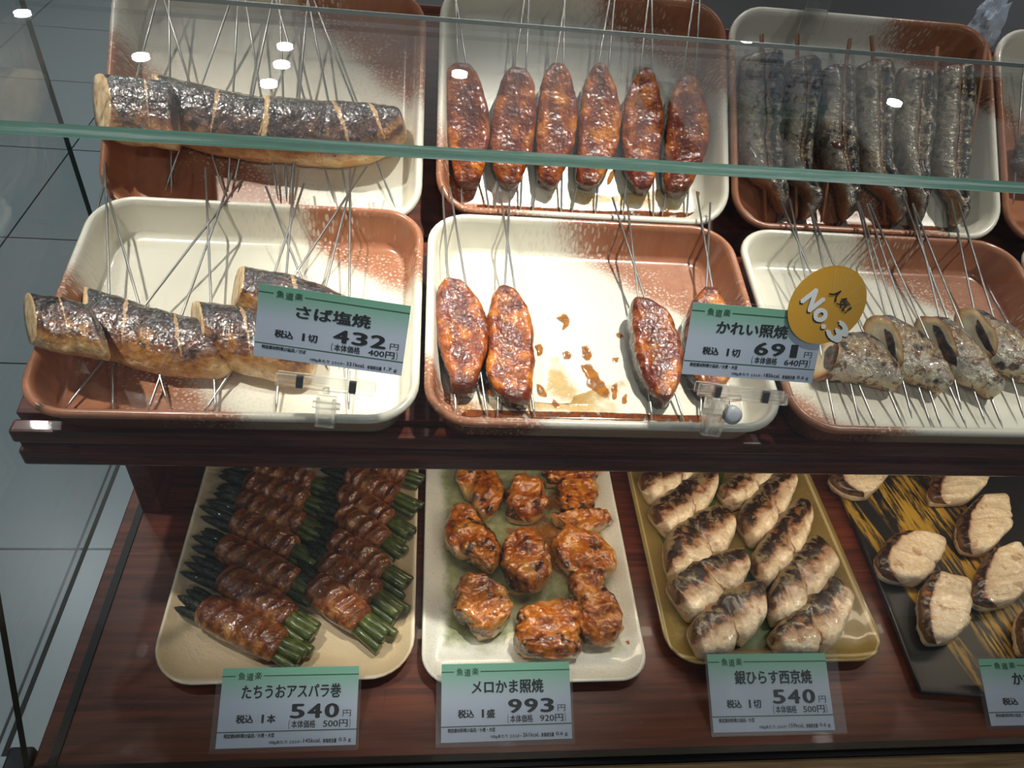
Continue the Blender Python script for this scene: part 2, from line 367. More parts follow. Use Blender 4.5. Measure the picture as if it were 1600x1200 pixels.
# ------------------------------------------------------------------ enamel trays
def rrect(w, l, r, k=8):
    out = []
    for cx, cy, a0 in ((w - r, l - r, 0), (-w + r, l - r, 90), (-w + r, -l + r, 180), (w - r, -l + r, 270)):
        for i in range(k + 1):
            a = rad(a0 + 90 * i / k); out.append((cx + r * math.cos(a), cy + r * math.sin(a)))
    return out
def rings_mesh(profile, w, l, r, wob=None):
    """profile: (inset, height) from the underside centre, round the rim, to the inner floor."""
    v, n = [], 36
    for ins, h in profile:
        for i, (x, y) in enumerate(rrect(w - ins, l - ins, max(r - ins, 0.006))):
            if wob: x, y, h2 = wob(x, y, h)
            else: h2 = h
            v.append((x, y, h2))
    f = []
    for a in range(len(profile) - 1):
        for i in range(n): f.append((a * n + i, a * n + (i + 1) % n, (a + 1) * n + (i + 1) % n, (a + 1) * n + i))
    f.append(tuple(range(n))[::-1]); f.append(tuple((len(profile) - 1) * n + i for i in range(n)))
    return v, f
TRAY_PROFILE = [(0.020, -0.0330), (0.014, -0.0325), (0.011, -0.030), (0.0040, -0.0050), (0.0012, -0.0052), (0.0, -0.0030), (0.0003, -0.0008), (0.0020, 0.0008), (0.0042, 0.0009), (0.0058, -0.0006), (0.0072, -0.004), (0.0125, -0.026), (0.0150, -0.0292), (0.0190, -0.0305)]
def tray_mat(name, lo, hi, seed):
    m = Mat(name, rough=0.22, coat=0.3); m.coords()
    s = m.node('ShaderNodeVectorMath', {0: m.node('ShaderNodeCombineXYZ', {0: m.u, 1: m.v, 2: seed}).outputs[0], 1: (1, 1, 1)}, operation='MULTIPLY').outputs[0]
    big = m.noise(1.6, 3, .6, s); fine = m.noise(75, 3, .7, s); fine2 = m.noise(34, 2, .6, s); mid = m.noise(14, 3, .7, s)
    d = m.op('ADD', m.op('ADD', m.u, m.v), m.op('MULTIPLY', m.op('SUBTRACT', big, .5), 0.5))
    k = m.op('MAXIMUM', m.op('SUBTRACT', d, hi), m.op('SUBTRACT', lo, d))       # > 0 inside the brown corners
    k = m.op('ADD', k, m.op('MULTIPLY', m.op('SUBTRACT', fine, .5), .35))
    brown = m.step(k, -0.10, 0.16)
    c = m.mix(brown, C(232, 226, 208), m.mix(mid, C(146, 88, 60), C(186, 128, 96)))
    vor = m.node('ShaderNodeTexVoronoi', {'Vector': s, 'Scale': 34.0, 'Randomness': 1.0}, voronoi_dimensions='2D'); 
    dots = m.op('SUBTRACT', 1.0, m.step(m.op('ADD', vor.outputs['Distance'], m.op('MULTIPLY', m.noise(60, 2, .6, s), .35)), .38, .48)); few = m.step(m.op('ADD', m.op('MULTIPLY', m.noise(9, 3, .7, s), .8), m.op('MULTIPLY', k, -.45)), .16, .46)
    few = m.op('MULTIPLY', few, m.step(k, -.55, -.12)); c = m.mix(m.op('MULTIPLY', m.op('MULTIPLY', dots, few), .9), c, C(226, 212, 198))
    m.set('color', c); m.set('rough', 0.25); m.set('normal', m.bump(fine2, .06, .0006)); return m.m
CREAM_W, TRAY_L = 0.1288, 0.1045
def tray(label, pl, deg, u, v, lo, hi, seed):
    vs, f = rings_mesh(TRAY_PROFILE, CREAM_W, TRAY_L, 0.034)
    a = rad(deg); n = pl[1]; ey = Vector((0, math.cos(a), math.sin(a))); c = pl[0] + Vector((u, 0, 0)) + ey * v
    P = [c + Vector((x, 0, 0)) + ey * y + n * z for x, y, z in vs]
    uv = [[(vs[i][0] / CREAM_W, vs[i][1] / TRAY_L) for i in q] for q in f]
    o = mesh_obj('enamel_tray', P, f, tray_mat('tray_enamel', lo, hi, seed), c - n * 0.033, uvs=uv); fix_normals(o)
    return tag(o, label, 'tray', 'speckled enamel trays on the tiered shelf')
T1 = tray('cream enamel tray with brown speckles holding short mackerel fillets, front row, leftmost', FRONT, AF, -0.1315, 0.0975, -0.75, 1.15, 1.0)
T2 = tray('front row cream enamel tray with four glazed steaks and sauce smears, mostly empty', FRONT, AF, 0.129, 0.0965, -1.35, 0.85, 2.0)
T3 = tray('front row enamel tray holding silver fish chunks, right of the sauce-smeared tray', FRONT, AF, 0.3915, 0.0965, -1.3, 0.85, 3.0)
T4 = tray('enamel tray cut off by the right edge of the photo, front row', FRONT, AF, 0.652, 0.0965, -1.2, 0.9, 4.0)
B1 = tray('rear row enamel tray with the long row of charred mackerel behind the glass edge', BACK, AB, -0.134, 0.093, -0.55, 1.0, 5.0)
B2 = tray('rear row enamel tray with six glazed steaks standing side by side', BACK, AB, 0.1345, 0.1045, -1.25, 1.05, 6.0)
B3 = tray('rear row enamel tray with six whole grey fish on wooden sticks', BACK, AB, 0.3945, 0.1045, -0.35, 1.15, 7.0)
B4 = tray('enamel tray cut off by the right edge of the photo, rear row', BACK, AB, 0.655, 0.1045, -0.3, 1.1, 8.0)

# thin wet films: sauce pools and smears
def sauce(name, c0, c1, alpha=0.8, edge=0.5):
    m = Mat(name, rough=0.1, coat=1.0); m.coords(); n = m.noise(130, 4, .65); n2 = m.noise(60, 3, .6)
    m.set('color', m.mix(m.step(n, .35, .65), c0, c1)); k = m.step(m.op('ADD', m.u, m.op('MULTIPLY', m.op('SUBTRACT', n2, .5), 1.3)), 0.02, edge)
    m.set('alpha', m.op('MULTIPLY', m.op('MULTIPLY', m.step(n, .22, .5), k), alpha)); return m.m
POOL = sauce('dark_sauce', C(84, 34, 8), C(140, 70, 20), 0.92, .12); SMEAR = sauce('sauce_smear', C(140, 74, 18), C(182, 116, 42), 0.9, .32); PALE = sauce('pale_sauce', C(196, 154, 72), C(214, 178, 104), 0.62, .8)
def film(name, P, n, m, parent, lift=0.0005, jag=0.0012, seed=0):
    """A thin wet layer lying on a surface; u grows from 0 at its edge to 1 in the middle."""
    c = sum(P, Vector()) / len(P); pr = spline(P + [P[0]], 60)[:-1]; k = len(pr); v, f, uv = [], [], []; S_ = (1.0, .8, .55, .25); H_ = (0, .00025, .0004, .0004)
    for i, p in enumerate(pr): pr[i] = p + (p - c).normalized() * (jag * noise.noise(p * 180 + Vector((seed, 0, 0))))
    for s_, h_ in zip(S_, H_): v += [c + (p - c) * s_ + n * (lift + h_) for p in pr]
    for a in range(3):
        for i in range(k):
            f.append((a * k + i, a * k + (i + 1) % k, (a + 1) * k + (i + 1) % k, (a + 1) * k + i)); uv.append(((1 - S_[a], .5), (1 - S_[a], .5), (1 - S_[a + 1], .5), (1 - S_[a + 1], .5)))
    f.append(tuple(3 * k + i for i in range(k))); uv.append([(.75, .5)] * k)
    return mesh_obj(name, v, f, m, parent.location, parent, uvs=uv)
film('sauce_pool', pts([(705, 640), (800, 642), (950, 645), (1100, 650), (1172, 650), (1172, 661), (1000, 658), (850, 655), (707, 650)], FLOORF), FLOORF[1], POOL, T2, jag=.0008)
for k, q in enumerate([[(868, 497), (880, 490), (892, 500), (888, 515), (876, 522), (882, 508)], [(835, 540), (846, 536), (848, 552), (840, 556)], [(878, 550), (888, 546), (890, 560), (880, 564)],
        [(907, 540), (918, 538), (926, 556), (922, 566), (908, 560)], [(908, 572), (926, 570), (942, 596), (956, 620), (946, 626), (920, 606)], [(955, 600), (964, 598), (964, 622), (956, 626)], [(972, 616), (980, 614), (980, 632), (972, 632)],
        [(962, 522), (970, 520), (974, 526), (966, 530)], [(955, 560), (968, 558), (966, 566), (956, 567)], [(836, 598), (848, 604), (856, 622), (842, 616)], [(862, 622), (872, 628), (876, 640), (864, 636)], [(738, 590), (760, 596), (772, 618), (752, 612)]]):
    film('sauce_smear', pts(q, FLOORF), FLOORF[1], SMEAR, T2, jag=.002, seed=k)
film('sauce_smear', pts([(838, 560), (870, 548), (905, 600), (912, 640), (870, 642), (838, 625)], FLOORF), FLOORF[1], PALE, T2, lift=.0002, jag=.004)
film('sauce_smear', pts([(720, 620), (840, 632), (960, 630), (985, 590), (990, 648), (840, 648), (715, 642)], FLOORF), FLOORF[1], PALE, T2, lift=.0002, jag=.003)
film('sauce_pool', pts([(712, 318), (820, 322), (960, 328), (1090, 332), (1092, 343), (960, 341), (820, 336), (714, 332)], FLOORB), FLOORB[1], POOL, B2, jag=.0008)
film('sauce_smear', pts([(835, 290), (900, 300), (1000, 300), (1090, 290), (1092, 330), (960, 328), (835, 324)], FLOORB), FLOORB[1], PALE, B2, lift=.0002, jag=.003)
for k, q in enumerate([[(952, 270), (962, 262), (956, 284), (948, 290)], [(1087, 300), (1094, 300), (1092, 308)], [(1038, 328), (1046, 326), (1044, 334)], [(1106, 228), (1112, 224), (1112, 236), (1106, 238)]]):
    film('sauce_smear', pts(q, FLOORB), FLOORB[1], SMEAR, B2, jag=.0015, seed=k)
film('sauce_pool', pts([(1185, 346), (1300, 349), (1400, 352), (1490, 355), (1490, 362), (1380, 360), (1186, 354)], FLOORB), FLOORB[1], POOL, B3, jag=.0008)

# ------------------------------------------------------------------ fish materials
FLESH = Mat('fish_flesh', rough=0.4, sss=0.0).coords(); _n = FLESH.noise(160, 4)
FLESH.set('color', FLESH.ramp(_n, [(.3, C(168, 120, 72)), (.5, C(214, 182, 134)), (.7, C(232, 210, 170))])); FLESH.set('normal', FLESH.bump(_n, .5, .0012)); FLESH = FLESH.m
def mackerel_mat(slits, seed=0):
    m = Mat('grilled_mackerel_skin', rough=0.35, coat=1.0, coat_rough=0.08).coords(); nb = m.noise(230, 1.5, .5)
    n1, n2, n3, n4, n5 = m.noise(60, 4, .6), m.noise(105, 5, .66, dist=.5), m.noise(170, 4, .65), m.noise(420, 3, .6), m.noise(55, 4, .6, dist=.6)
    v = m.op('ADD', m.v, m.op('MULTIPLY', m.op('SUBTRACT', n1, .5), .5))
    c = m.ramp(v, [(0, C(26, 26, 25)), (.30, C(34, 30, 30)), (.44, C(58, 38, 34)), (.58, C(96, 58, 44)), (.69, C(128, 78, 42)), (.79, C(182, 130, 72)), (.9, C(222, 186, 132)), (1, C(214, 174, 118))])
    c = m.mix(m.op('MULTIPLY', m.step(n3, .54, .64), .55), c, C(150, 126, 118))  # pale patches painted in as sheen on the skin
    gold = m.op('MULTIPLY', m.step(n5, .50, .66), m.step(m.v, .42, .6)); c = m.mix(m.op('MULTIPLY', gold, .7), c, C(196, 136, 66))
    olive = m.op('MULTIPLY', m.step(n4, .53, .62), m.op('SUBTRACT', 1.0, m.step(m.v, .15, .4))); c = m.mix(m.op('MULTIPLY', olive, .7), c, C(124, 116, 66))
    ch = m.op('MULTIPLY', m.step(n2, .46, .62), m.op('SUBTRACT', 1.0, m.step(m.v, .62, .82))); c = m.mix(m.op('MULTIPLY', ch, .93), c, C(20, 17, 18))
    for su in slits:
        d = m.op('ABSOLUTE', m.op('SUBTRACT', m.u, m.op('ADD', m.op('MULTIPLY', m.v, .10), m.op('ADD', su, m.op('MULTIPLY', m.op('SUBTRACT', n3, .5), .05)))))
        wd = m.op('MULTIPLY', m.op('SUBTRACT', 1.0, m.op('ABSOLUTE', m.op('SUBTRACT', m.op('MULTIPLY', m.v, 2.2), .75))), .022)
        k = m.op('MULTIPLY', m.step(m.op('SUBTRACT', wd, d), 0.0, .006), m.op('SUBTRACT', 1.0, m.step(m.v, .66, .76))); c = m.mix(k, c, m.mix(n3, C(150, 100, 62), C(222, 184, 134)))
    c = m.mix(m.op('SUBTRACT', 1.0, m.step(m.op('SUBTRACT', m.u, m.op('MULTIPLY', m.op('SUBTRACT', n3, .5), .05)), .018, .032)), c, C(214, 176, 126))
    m.set('color', c); b = m.bump(n1, .6, .003); b2 = m.bump(nb, 1.0, .0014, b); m.set('normal', b2); m.t.links.new(b2, m.b.inputs['Coat Normal']); return m.m
def steak_mat():
    m = Mat('teriyaki_glaze', rough=0.35, spec=.3, coat=1.0, coat_rough=0.07).coords()
    n1, n2, n3, n4 = m.noise(45, 3, .6), m.noise(110, 4, .6, dist=.5), m.noise(300, 1.5, .5), m.noise(60, 2, .5)
    c = m.ramp(m.op('ADD', m.op('MULTIPLY', n1, .6), m.op('MULTIPLY', n2, .4)), [(.32, C(54, 16, 5)), (.43, C(110, 42, 8)), (.52, C(162, 80, 14)), (.62, C(196, 118, 30)), (.76, C(210, 146, 58))])
    red = m.op('MULTIPLY', m.step(n4, .47, .62), .7); c = m.mix(red, c, C(98, 26, 10))
    e = m.op('ABSOLUTE', m.op('SUBTRACT', m.v, .5)); e = m.op('ADD', e, m.op('MULTIPLY', m.op('SUBTRACT', n2, .5), .12))
    c = m.mix(m.step(e, .35, .43), c, C(44, 18, 9))
    seam = m.op('SUBTRACT', 1.0, m.step(m.op('ABSOLUTE', m.op('ADD', m.op('SUBTRACT', m.v, .48), m.op('MULTIPLY', m.op('SUBTRACT', n1, .5), .25))), .01, .05)); c = m.mix(m.op('MULTIPLY', seam, .55), c, C(74, 28, 12))
    low = m.op('MULTIPLY', m.step(m.op('ADD', m.u, m.op('MULTIPLY', n1, .25)), .92, 1.12), .85); c = m.mix(low, c, C(40, 14, 10))
    top = m.op('MULTIPLY', m.op('SUBTRACT', 1.0, m.step(m.u, .02, .16)), .6); c = m.mix(top, c, C(62, 22, 12))
    m.set('color', c); b = m.bump(n2, .5, .002); b2 = m.bump(n3, 1.0, .0013, b); m.set('normal', b2)
    m.t.links.new(b2, m.b.inputs['Coat Normal']); return m.m
def sardine_mat():
    m = Mat('grey_fish_skin', rough=0.32, metal=0.15, coat=0.9, coat_rough=.12).coords(); nb = m.noise(1.0, 2, .5, m.scaled(150, 260, 260))
    n1, n2, n3 = m.noise(60, 4, .6), m.noise(150, 4, .65), m.noise(1.0, 4, .6, m.scaled(120, 420, 420))
    v = m.op('ADD', m.v, m.op('MULTIPLY', m.op('SUBTRACT', n1, .5), .4))
    c = m.ramp(v, [(0, C(110, 80, 54)), (.12, C(140, 122, 100)), (.36, C(150, 140, 124)), (.48, C(98, 88, 78)), (.54, C(48, 40, 36)), (.64, C(62, 60, 58)), (.85, C(38, 39, 40)), (1, C(22, 22, 24))])
    c = m.mix(m.op('MULTIPLY', m.step(n2, .50, .60), .8), c, C(176, 160, 132)); c = m.mix(m.op('MULTIPLY', m.step(m.noise(85, 3), .56, .66), .85), c, C(40, 29, 22))
    sl = m.op('ABSOLUTE', m.op('SUBTRACT', m.v, m.op('ADD', .50, m.op('MULTIPLY', m.op('SUBTRACT', n1, .5), .12)))); inn = m.op('MULTIPLY', m.step(m.u, .06, .14), m.op('SUBTRACT', 1.0, m.step(m.u, .66, .78)))
    c = m.mix(m.op('MULTIPLY', m.op('MULTIPLY', m.op('SUBTRACT', 1.0, m.step(sl, .03, .07)), inn), .6), c, C(156, 116, 74)); c = m.mix(m.op('MULTIPLY', m.op('SUBTRACT', 1.0, m.step(sl, .006, .026)), inn), c, C(24, 18, 17))
    c = m.mix(m.op('SUBTRACT', 1.0, m.step(m.op('ADD', m.u, m.op('MULTIPLY', m.op('SUBTRACT', n2, .5), .12)), .02, .07)), c, C(96, 58, 32))
    lowb = m.op('MULTIPLY', m.op('MULTIPLY', m.step(m.u, .62, .78), m.op('SUBTRACT', 1.0, m.step(m.v, .2, .42))), .9); c = m.mix(lowb, c, C(138, 92, 52))
    m.set('color', c); m.set('normal', m.bump(m.op('ADD', nb, m.op('MULTIPLY', n2, .5)), 1.0, .0020)); return m.m
def chunk_mat():
    m = Mat('silver_fish_skin', rough=0.3, metal=0.2, coat=0.3).coords()
    n1, n2, n3 = m.noise(75, 4, .6), m.noise(120, 4, .65, dist=.6), m.noise(300, 3, .65)
    v = m.op('ADD', m.v, m.op('MULTIPLY', m.op('SUBTRACT', n1, .5), .4))
    c = m.ramp(v, [(0, C(62, 62, 64)), (.25, C(108, 106, 102)), (.45, C(150, 124, 88)), (.62, C(162, 152, 138)), (.85, C(206, 194, 168)), (1, C(196, 160, 114))])
    c = m.mix(m.op('MULTIPLY', m.step(n2, .50, .60), .9), c, m.mix(n3, C(52, 30, 18), C(140, 92, 48))); c = m.mix(m.op('MULTIPLY', m.step(n3, .56, .66), .5), c, C(230, 226, 216)); c = m.mix(m.step(m.noise(60, 4), .55, .64), c, C(34, 28, 28))
    m.set('color', c); m.set('normal', m.bump(m.op('ADD', n2, n3), 1.0, .0016)); return m.m
def cut_mat():
    m = Mat('cut_face_flesh', rough=0.4, coat=0.2).coords(); n1 = m.noise(90, 4)
    c = m.ramp(m.op('ADD', m.u, m.op('MULTIPLY', m.op('SUBTRACT', n1, .5), .3)), [(0, C(214, 190, 152)), (.55, C(228, 212, 180)), (.82, C(214, 176, 122)), (1, C(150, 98, 54))])
    m.set('color', c); m.set('normal', m.bump(n1, .5, .001)); return m.m
MK = [mackerel_mat(s) for s in ((.45,), (.27, .70), (.42,), (.4, .75), (.55,), (.36, .74), (.40, .66))]
FIN = plain('burnt_fin', C(58, 44, 34), .5)
STEAK, SARD, CHUNK, CUT = steak_mat(), sardine_mat(), chunk_mat(), cut_mat()
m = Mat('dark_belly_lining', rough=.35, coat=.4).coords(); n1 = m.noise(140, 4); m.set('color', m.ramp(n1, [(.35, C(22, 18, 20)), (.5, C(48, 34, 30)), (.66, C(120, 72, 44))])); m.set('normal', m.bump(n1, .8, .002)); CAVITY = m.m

def skewer(parent, lo, hi, pl, name='skewer', m=None, r=0.00095, lift=(0.0, 0.0), beyond=0.0):
    a, b = on(*lo, pl), on(*hi, pl); b = b + (b - a) * beyond
    a = a + pl[1] * lift[0]; b = b + pl[1] * lift[1]; d = (b - a).normalized()
    return tube(name, [a, a + d * 0.007, a + (b - a) * 0.5, b], [r * 0.35, r, r, r], m or STEEL, parent, seg=8)

# ------------------------------------------------------------------ mackerel, front left tray
G1 = 'salt-grilled mackerel pieces in the front left tray'
def fish(name, label, cat, group, A, B, pl, mats, ht, hb, sk, skpl=None, **kw):
    o = loft(name, pts(A, pl), pts(B, pl), pl, mats, ht, hb, **kw); tag(o, label, cat, group)
    for s in sk:
        skewer(o, *s[:2], skpl or pl, beyond=(s[2] if len(s) > 2 else 0.0))
    return o
mk = dict(expo=2.3, round0=0, round1=0.10, amp=0.0014, freq=75)
fish('mackerel_fillet', 'short charred mackerel piece at the far left, jutting over the tray corner', 'fish', G1,
     [(39, 463), (75, 468), (113, 474), (150, 486)], [(50, 536), (85, 549), (130, 556), (180, 566)], RIMF, [MK[0], FLESH], .014, .0085, [((61, 634), (164, 285))], skpl=SKF, seed=1, lean0=.7, floor=FLOORF, **mk)
fish('mackerel_fillet', 'long charred mackerel fillet in the middle of the front left tray', 'fish', G1,
     [(131, 452), (180, 466), (220, 479), (257, 491), (292, 500), (350, 512)], [(122, 540), (160, 560), (200, 573), (245, 584), (300, 590), (372, 591)], SKF, [MK[1], FLESH], .018, .010,
     [((100, 641), (376, 284)), ((177, 643), (164, 254)), ((230, 645), (363, 271)), ((262, 630), (160, 275))], seed=2, lean0=.5, floor=FLOORF, **mk)
fish('mackerel_fillet', 'golden-sided mackerel piece running behind the left edge of the raised price tag', 'fish', G1,
     [(300, 475), (340, 480), (385, 487), (440, 500), (500, 520)], [(309, 548), (345, 572), (392, 588), (440, 598), (495, 600)], SKF, [MK[2], FLESH], .021, .010,
     [((337, 645), (321, 262)), ((318, 645), (573, 260)), ((431, 643), (461, 254))], seed=3, lean0=.5, floor=FLOORF, **mk)
fish('mackerel_fillet', 'mackerel piece peeking out above the raised price tag', 'fish', G1,
     [(372, 420), (420, 428), (470, 440), (530, 462), (580, 490)], [(364, 480), (400, 502), (470, 520), (530, 540), (575, 552)], SKF, [MK[3], FLESH], .017, .010,
     [((385, 560), (475, 287)), ((520, 560), (415, 291)), ((470, 600), (555, 262)), ((545, 640), (547, 262))], seed=4, lean0=.5, floor=FLOORF, **mk)

# mackerel, rear left tray
G2 = 'charred mackerel pieces in the rear left tray'
mk = dict(expo=2.3, round0=0, round1=0.06, amp=0.0013, freq=75, floor=FLOORB)
fish('mackerel_fillet', 'leftmost piece of the long mackerel row, its pale cut end overhanging the tray', 'fish', G2,
     [(150, 116), (196, 121), (236, 126), (275, 134)], [(158, 212), (196, 226), (240, 231), (285, 237)], RIMB, [MK[4], FLESH], .016, .0085, [((175, 265), (245, 0), .35), ((268, 302), (264, 0), .35)], skpl=SKB, seed=5, lean0=.9, **mk)
fish('mackerel_fillet', 'middle piece of the long mackerel row behind the glass edge', 'fish', G2,
     [(237, 117), (315, 134), (368, 146), (428, 158), (450, 164)], [(241, 216), (289, 230), (340, 243), (390, 252), (430, 257)], SKB, [MK[5], FLESH], .025, .010,
     [((350, 302), (256, 0), .35), ((258, 297), (361, 0), .35), ((356, 300), (372, 0), .35), ((435, 313), (383, 0), .35), ((365, 289), (426, 0), .35)], seed=6, lean0=.4, **mk)
fish('mackerel_fillet', 'rightmost and palest piece of the long mackerel row, its belly flesh showing', 'fish', G2,
     [(409, 151), (460, 156), (511, 161), (554, 163), (600, 168), (628, 176)], [(395, 247), (461, 258), (527, 262), (575, 255), (615, 240), (640, 218)], SKB, [MK[6], FLESH], .027, .010,
     [((448, 315), (437, 0), .35), ((523, 317), (431, 0), .35), ((453, 313), (481, 0), .35), ((545, 315), (481, 0), .35), ((617, 324), (490, 0), .35)], seed=7, lean0=.4, **mk)

# ------------------------------------------------------------------ glazed steaks
def dome(u, v): return 1.0 - .22 * (2 * v - 1) ** 2 - 0.22 * math.exp(-((v - 0.5) / 0.08) ** 2) * math.exp(-((u - 0.45) / 0.25) ** 2)
st = dict(expo=5.0, round0=0.10, round1=0.10, amp=0.0017, freq=85, ridge=dome)
G3 = 'glazed flatfish steaks in the rear tray'
steaks = [
 ([(706, 97), (697, 126), (697, 189), (700, 232), (709, 276), (717, 296)], [(735, 100), (752, 135), (763, 175), (765, 221), (756, 267), (746, 298)], [((722, 329), (714, 60), .6), ((765, 333), (722, 60), .6)], 'first of six, against the left wall of the rear tray'),
 ([(795, 103), (779, 138), (769, 181), (765, 232), (772, 273), (789, 297)], [(822, 106), (835, 143), (837, 186), (832, 232), (818, 273), (804, 298)], [((772, 333), (811, 60), .6), ((813, 333), (824, 60), .6)], 'second from the left in the rear row of six'),
 ([(860, 97), (844, 135), (838, 186), (837, 232), (838, 267), (841, 291)], [(880, 97), (896, 140), (901, 184), (894, 232), (878, 273), (864, 301)], [((831, 336), (874, 60), .6), ((877, 337), (881, 60), .6)], 'third from the left in the rear row of six'),
 ([(930, 97), (913, 129), (903, 181), (900, 232), (898, 267), (901, 295)], [(940, 97), (959, 135), (969, 181), (963, 232), (944, 273), (924, 301)], [((893, 335), (942, 60), .6), ((930, 339), (955, 60), .6)], 'fourth from the left in the rear row of six'),
 ([(1001, 105), (979, 146), (970, 192), (970, 238), (979, 278), (993, 305)], [(1015, 106), (1029, 146), (1036, 189), (1029, 232), (1023, 273), (1008, 308)], [((973, 335), (1006, 60), .6), ((1021, 343), (1019, 60), .6)], 'fifth from the left in the rear row of six'),
 ([(1062, 115), (1044, 155), (1039, 198), (1036, 244), (1035, 278), (1038, 308)], [(1082, 117), (1098, 152), (1105, 189), (1101, 238), (1087, 273), (1068, 312)], [((1035, 337), (1075, 60), .6), ((1073, 339), (1090, 60), .6)], 'last of six, at the right end of the rear row')]
for k, (A, B, sk, l) in enumerate(steaks):
    fish('fish_steak', 'brown glazed fish steak, ' + l, 'fish', G3, A, B, SKB, STEAK, .009, .012, sk, seed=10 + k, floor=FLOORB, **st)
G4 = 'glazed flatfish steaks in the front tray'
steaks = [
 ([(698, 440), (684, 458), (681, 500), (686, 548), (699, 588), (706, 620)], [(720, 441), (746, 474), (762, 510), (763, 544), (750, 586), (742, 620)], [((713, 651), (691, 291)), ((762, 652), (703, 294))], 'amber glazed fish steak touching the left wall of the sauce-smeared tray'),
 ([(782, 450), (768, 470), (761, 500), (762, 548), (757, 585), (772, 614), (790, 633)], [(798, 453), (818, 480), (830, 508), (834, 560), (832, 600), (828, 628), (814, 640)], [((777, 652), (797, 300)), ((836, 652), (781, 300))], 'amber glazed fish steak leaning on the leftmost one in the sauce-smeared tray'),
 ([(985, 467), (983, 510), (991, 570), (1009, 611), (1030, 637)], [(1009, 469), (1043, 499), (1060, 532), (1064, 570), (1056, 607), (1042, 637)], [((1019, 656), (979, 306)), ((1069, 658), (957, 309))], 'amber glazed fish steak standing alone just left of the tag with the round sticker'),
 ([(1096, 450), (1072, 490), (1065, 530), (1070, 570), (1085, 605), (1100, 625)], [(1111, 451), (1135, 490), (1146, 530), (1145, 570), (1130, 605), (1112, 627)], [((1094, 655), (1110, 317)), ((1146, 660), (1089, 300))], 'glazed fish steak mostly hidden behind the tag with the round sticker')]
for k, (A, B, sk, l) in enumerate(steaks):
    fish('fish_steak', l, 'fish', G4, A, B, SKF, STEAK, .011, .013, sk, seed=20 + k, floor=FLOORF, **st)

# ------------------------------------------------------------------ whole grey fish on sticks
G5 = 'whole grey fish in the rear right tray'
sd = [
 ([(1153, 87), (1152, 128), (1153, 187), (1153, 231), (1167, 275), (1193, 299), (1214, 334)], [(1220, 74), (1222, 113), (1224, 172), (1222, 231), (1224, 269), (1228, 304), (1228, 345)], (1196, 351), (1181, 62), 'leftmost of six, under the mirrored price tag'),
 ([(1224, 93), (1224, 143), (1225, 193), (1218, 240), (1228, 278), (1253, 310), (1245, 348)], [(1277, 84), (1280, 128), (1274, 181), (1267, 231), (1268, 275), (1280, 313), (1262, 345)], (1243, 348), (1236, 62), 'second of six from the left wall of its tray'),
 ([(1278, 105), (1280, 157), (1274, 204), (1280, 240), (1294, 275), (1305, 304), (1311, 350)], [(1330, 97), (1333, 152), (1336, 204), (1339, 246), (1339, 284), (1336, 322), (1322, 345)], (1283, 348), (1317, 69), 'third of six, with a burst brown spot on its belly'),
 ([(1333, 99), (1333, 157), (1337, 204), (1340, 251), (1347, 284), (1377, 313), (1391, 351)], [(1394, 87), (1394, 157), (1391, 216), (1391, 254), (1403, 281), (1412, 319), (1407, 351)], (1383, 351), (1350, 64), 'fourth of six, right of the one with the burst belly'),
 ([(1399, 102), (1396, 152), (1391, 204), (1400, 246), (1409, 284), (1419, 322), (1418, 357)], [(1462, 108), (1459, 157), (1456, 216), (1447, 257), (1450, 290), (1441, 319), (1434, 360)], (1438, 334), (1451, 81), 'fifth of six, next to the rightmost'),
 ([(1462, 102), (1458, 157), (1456, 216), (1453, 251), (1465, 290), (1483, 328), (1480, 358)], [(1521, 99), (1521, 137), (1513, 216), (1510, 260), (1506, 299), (1505, 328), (1500, 351)], (1496, 345), (1528, 74), 'rightmost of six, beside the bare tray wall')]
def belly(u, v): return 1.0 - 0.35 * math.exp(-((v - 0.52) / 0.06) ** 2) * (1 if u < 0.75 else 0)
for k, (A, B, lo, hi, l) in enumerate(sd):
    o = loft('whole_fish', pts(A, SKB), pts(B, SKB), SKB, [SARD, FLESH], .016, .009, expo=2.2, round0=.07, round1=.16, amp=.0015, freq=80, seed=30 + k, floor=FLOORB, ridge=belly)
    tag(o, 'whole grey fish, ' + l, 'fish', G5)
    skewer(o, lo, hi, SKB, 'wooden_skewer', STICK, .0019, (.0, .012))
    if k == 2:
        p = on(1297, 228, SKB) + SKB[1] * .0125
        v = []; f = []
        for i in range(5):
            for j in range(14):
                a = 2 * math.pi * j / 14; r = .0075 * (1 - i / 5); v.append(p + Vector((math.cos(a) * r, math.sin(a) * r * .7, 0)) + SKB[1] * (.0035 * (i / 5) ** .7) + Vector((0, math.sin(a) * r * .6, math.sin(a) * r * .5)) * .6)
        f = [(i * 14 + j, i * 14 + (j + 1) % 14, (i + 1) * 14 + (j + 1) % 14, (i + 1) * 14 + j) for i in range(4) for j in range(14)] + [tuple(56 + j for j in range(14))]
        mesh_obj('burst_belly', v, f, plain('burst_belly_brown', C(72, 34, 20), 0.25, coat=.6), o.location, o)
    a0, b0 = on(*A[-2], SKB), on(*B[-2], SKB); a1, b1 = on(*A[-1], SKB), on(*B[-1], SKB); q = (a0 + b0) / 2; d = ((a1 + b1) / 2 - q); dl = d.normalized(); s_ = dl.cross(SKB[1]).normalized(); e_ = q + d * .88
    P = [e_ - s_ * .0028, e_ + s_ * .0028, e_ + dl * .010 + s_ * .0085, e_ + dl * .0065, e_ + dl * .010 - s_ * .0085]
    P = [p + SKB[1] * (max(0.0, .0008 - (p - FLOORB[0]).dot(FLOORB[1])) if (p - FLOORB[0]).dot(FLOORB[1]) < .0008 else 0.0) for p in P]
    prism('tail_fin', P, SKB[1] * .0009, FIN, o, o.location)
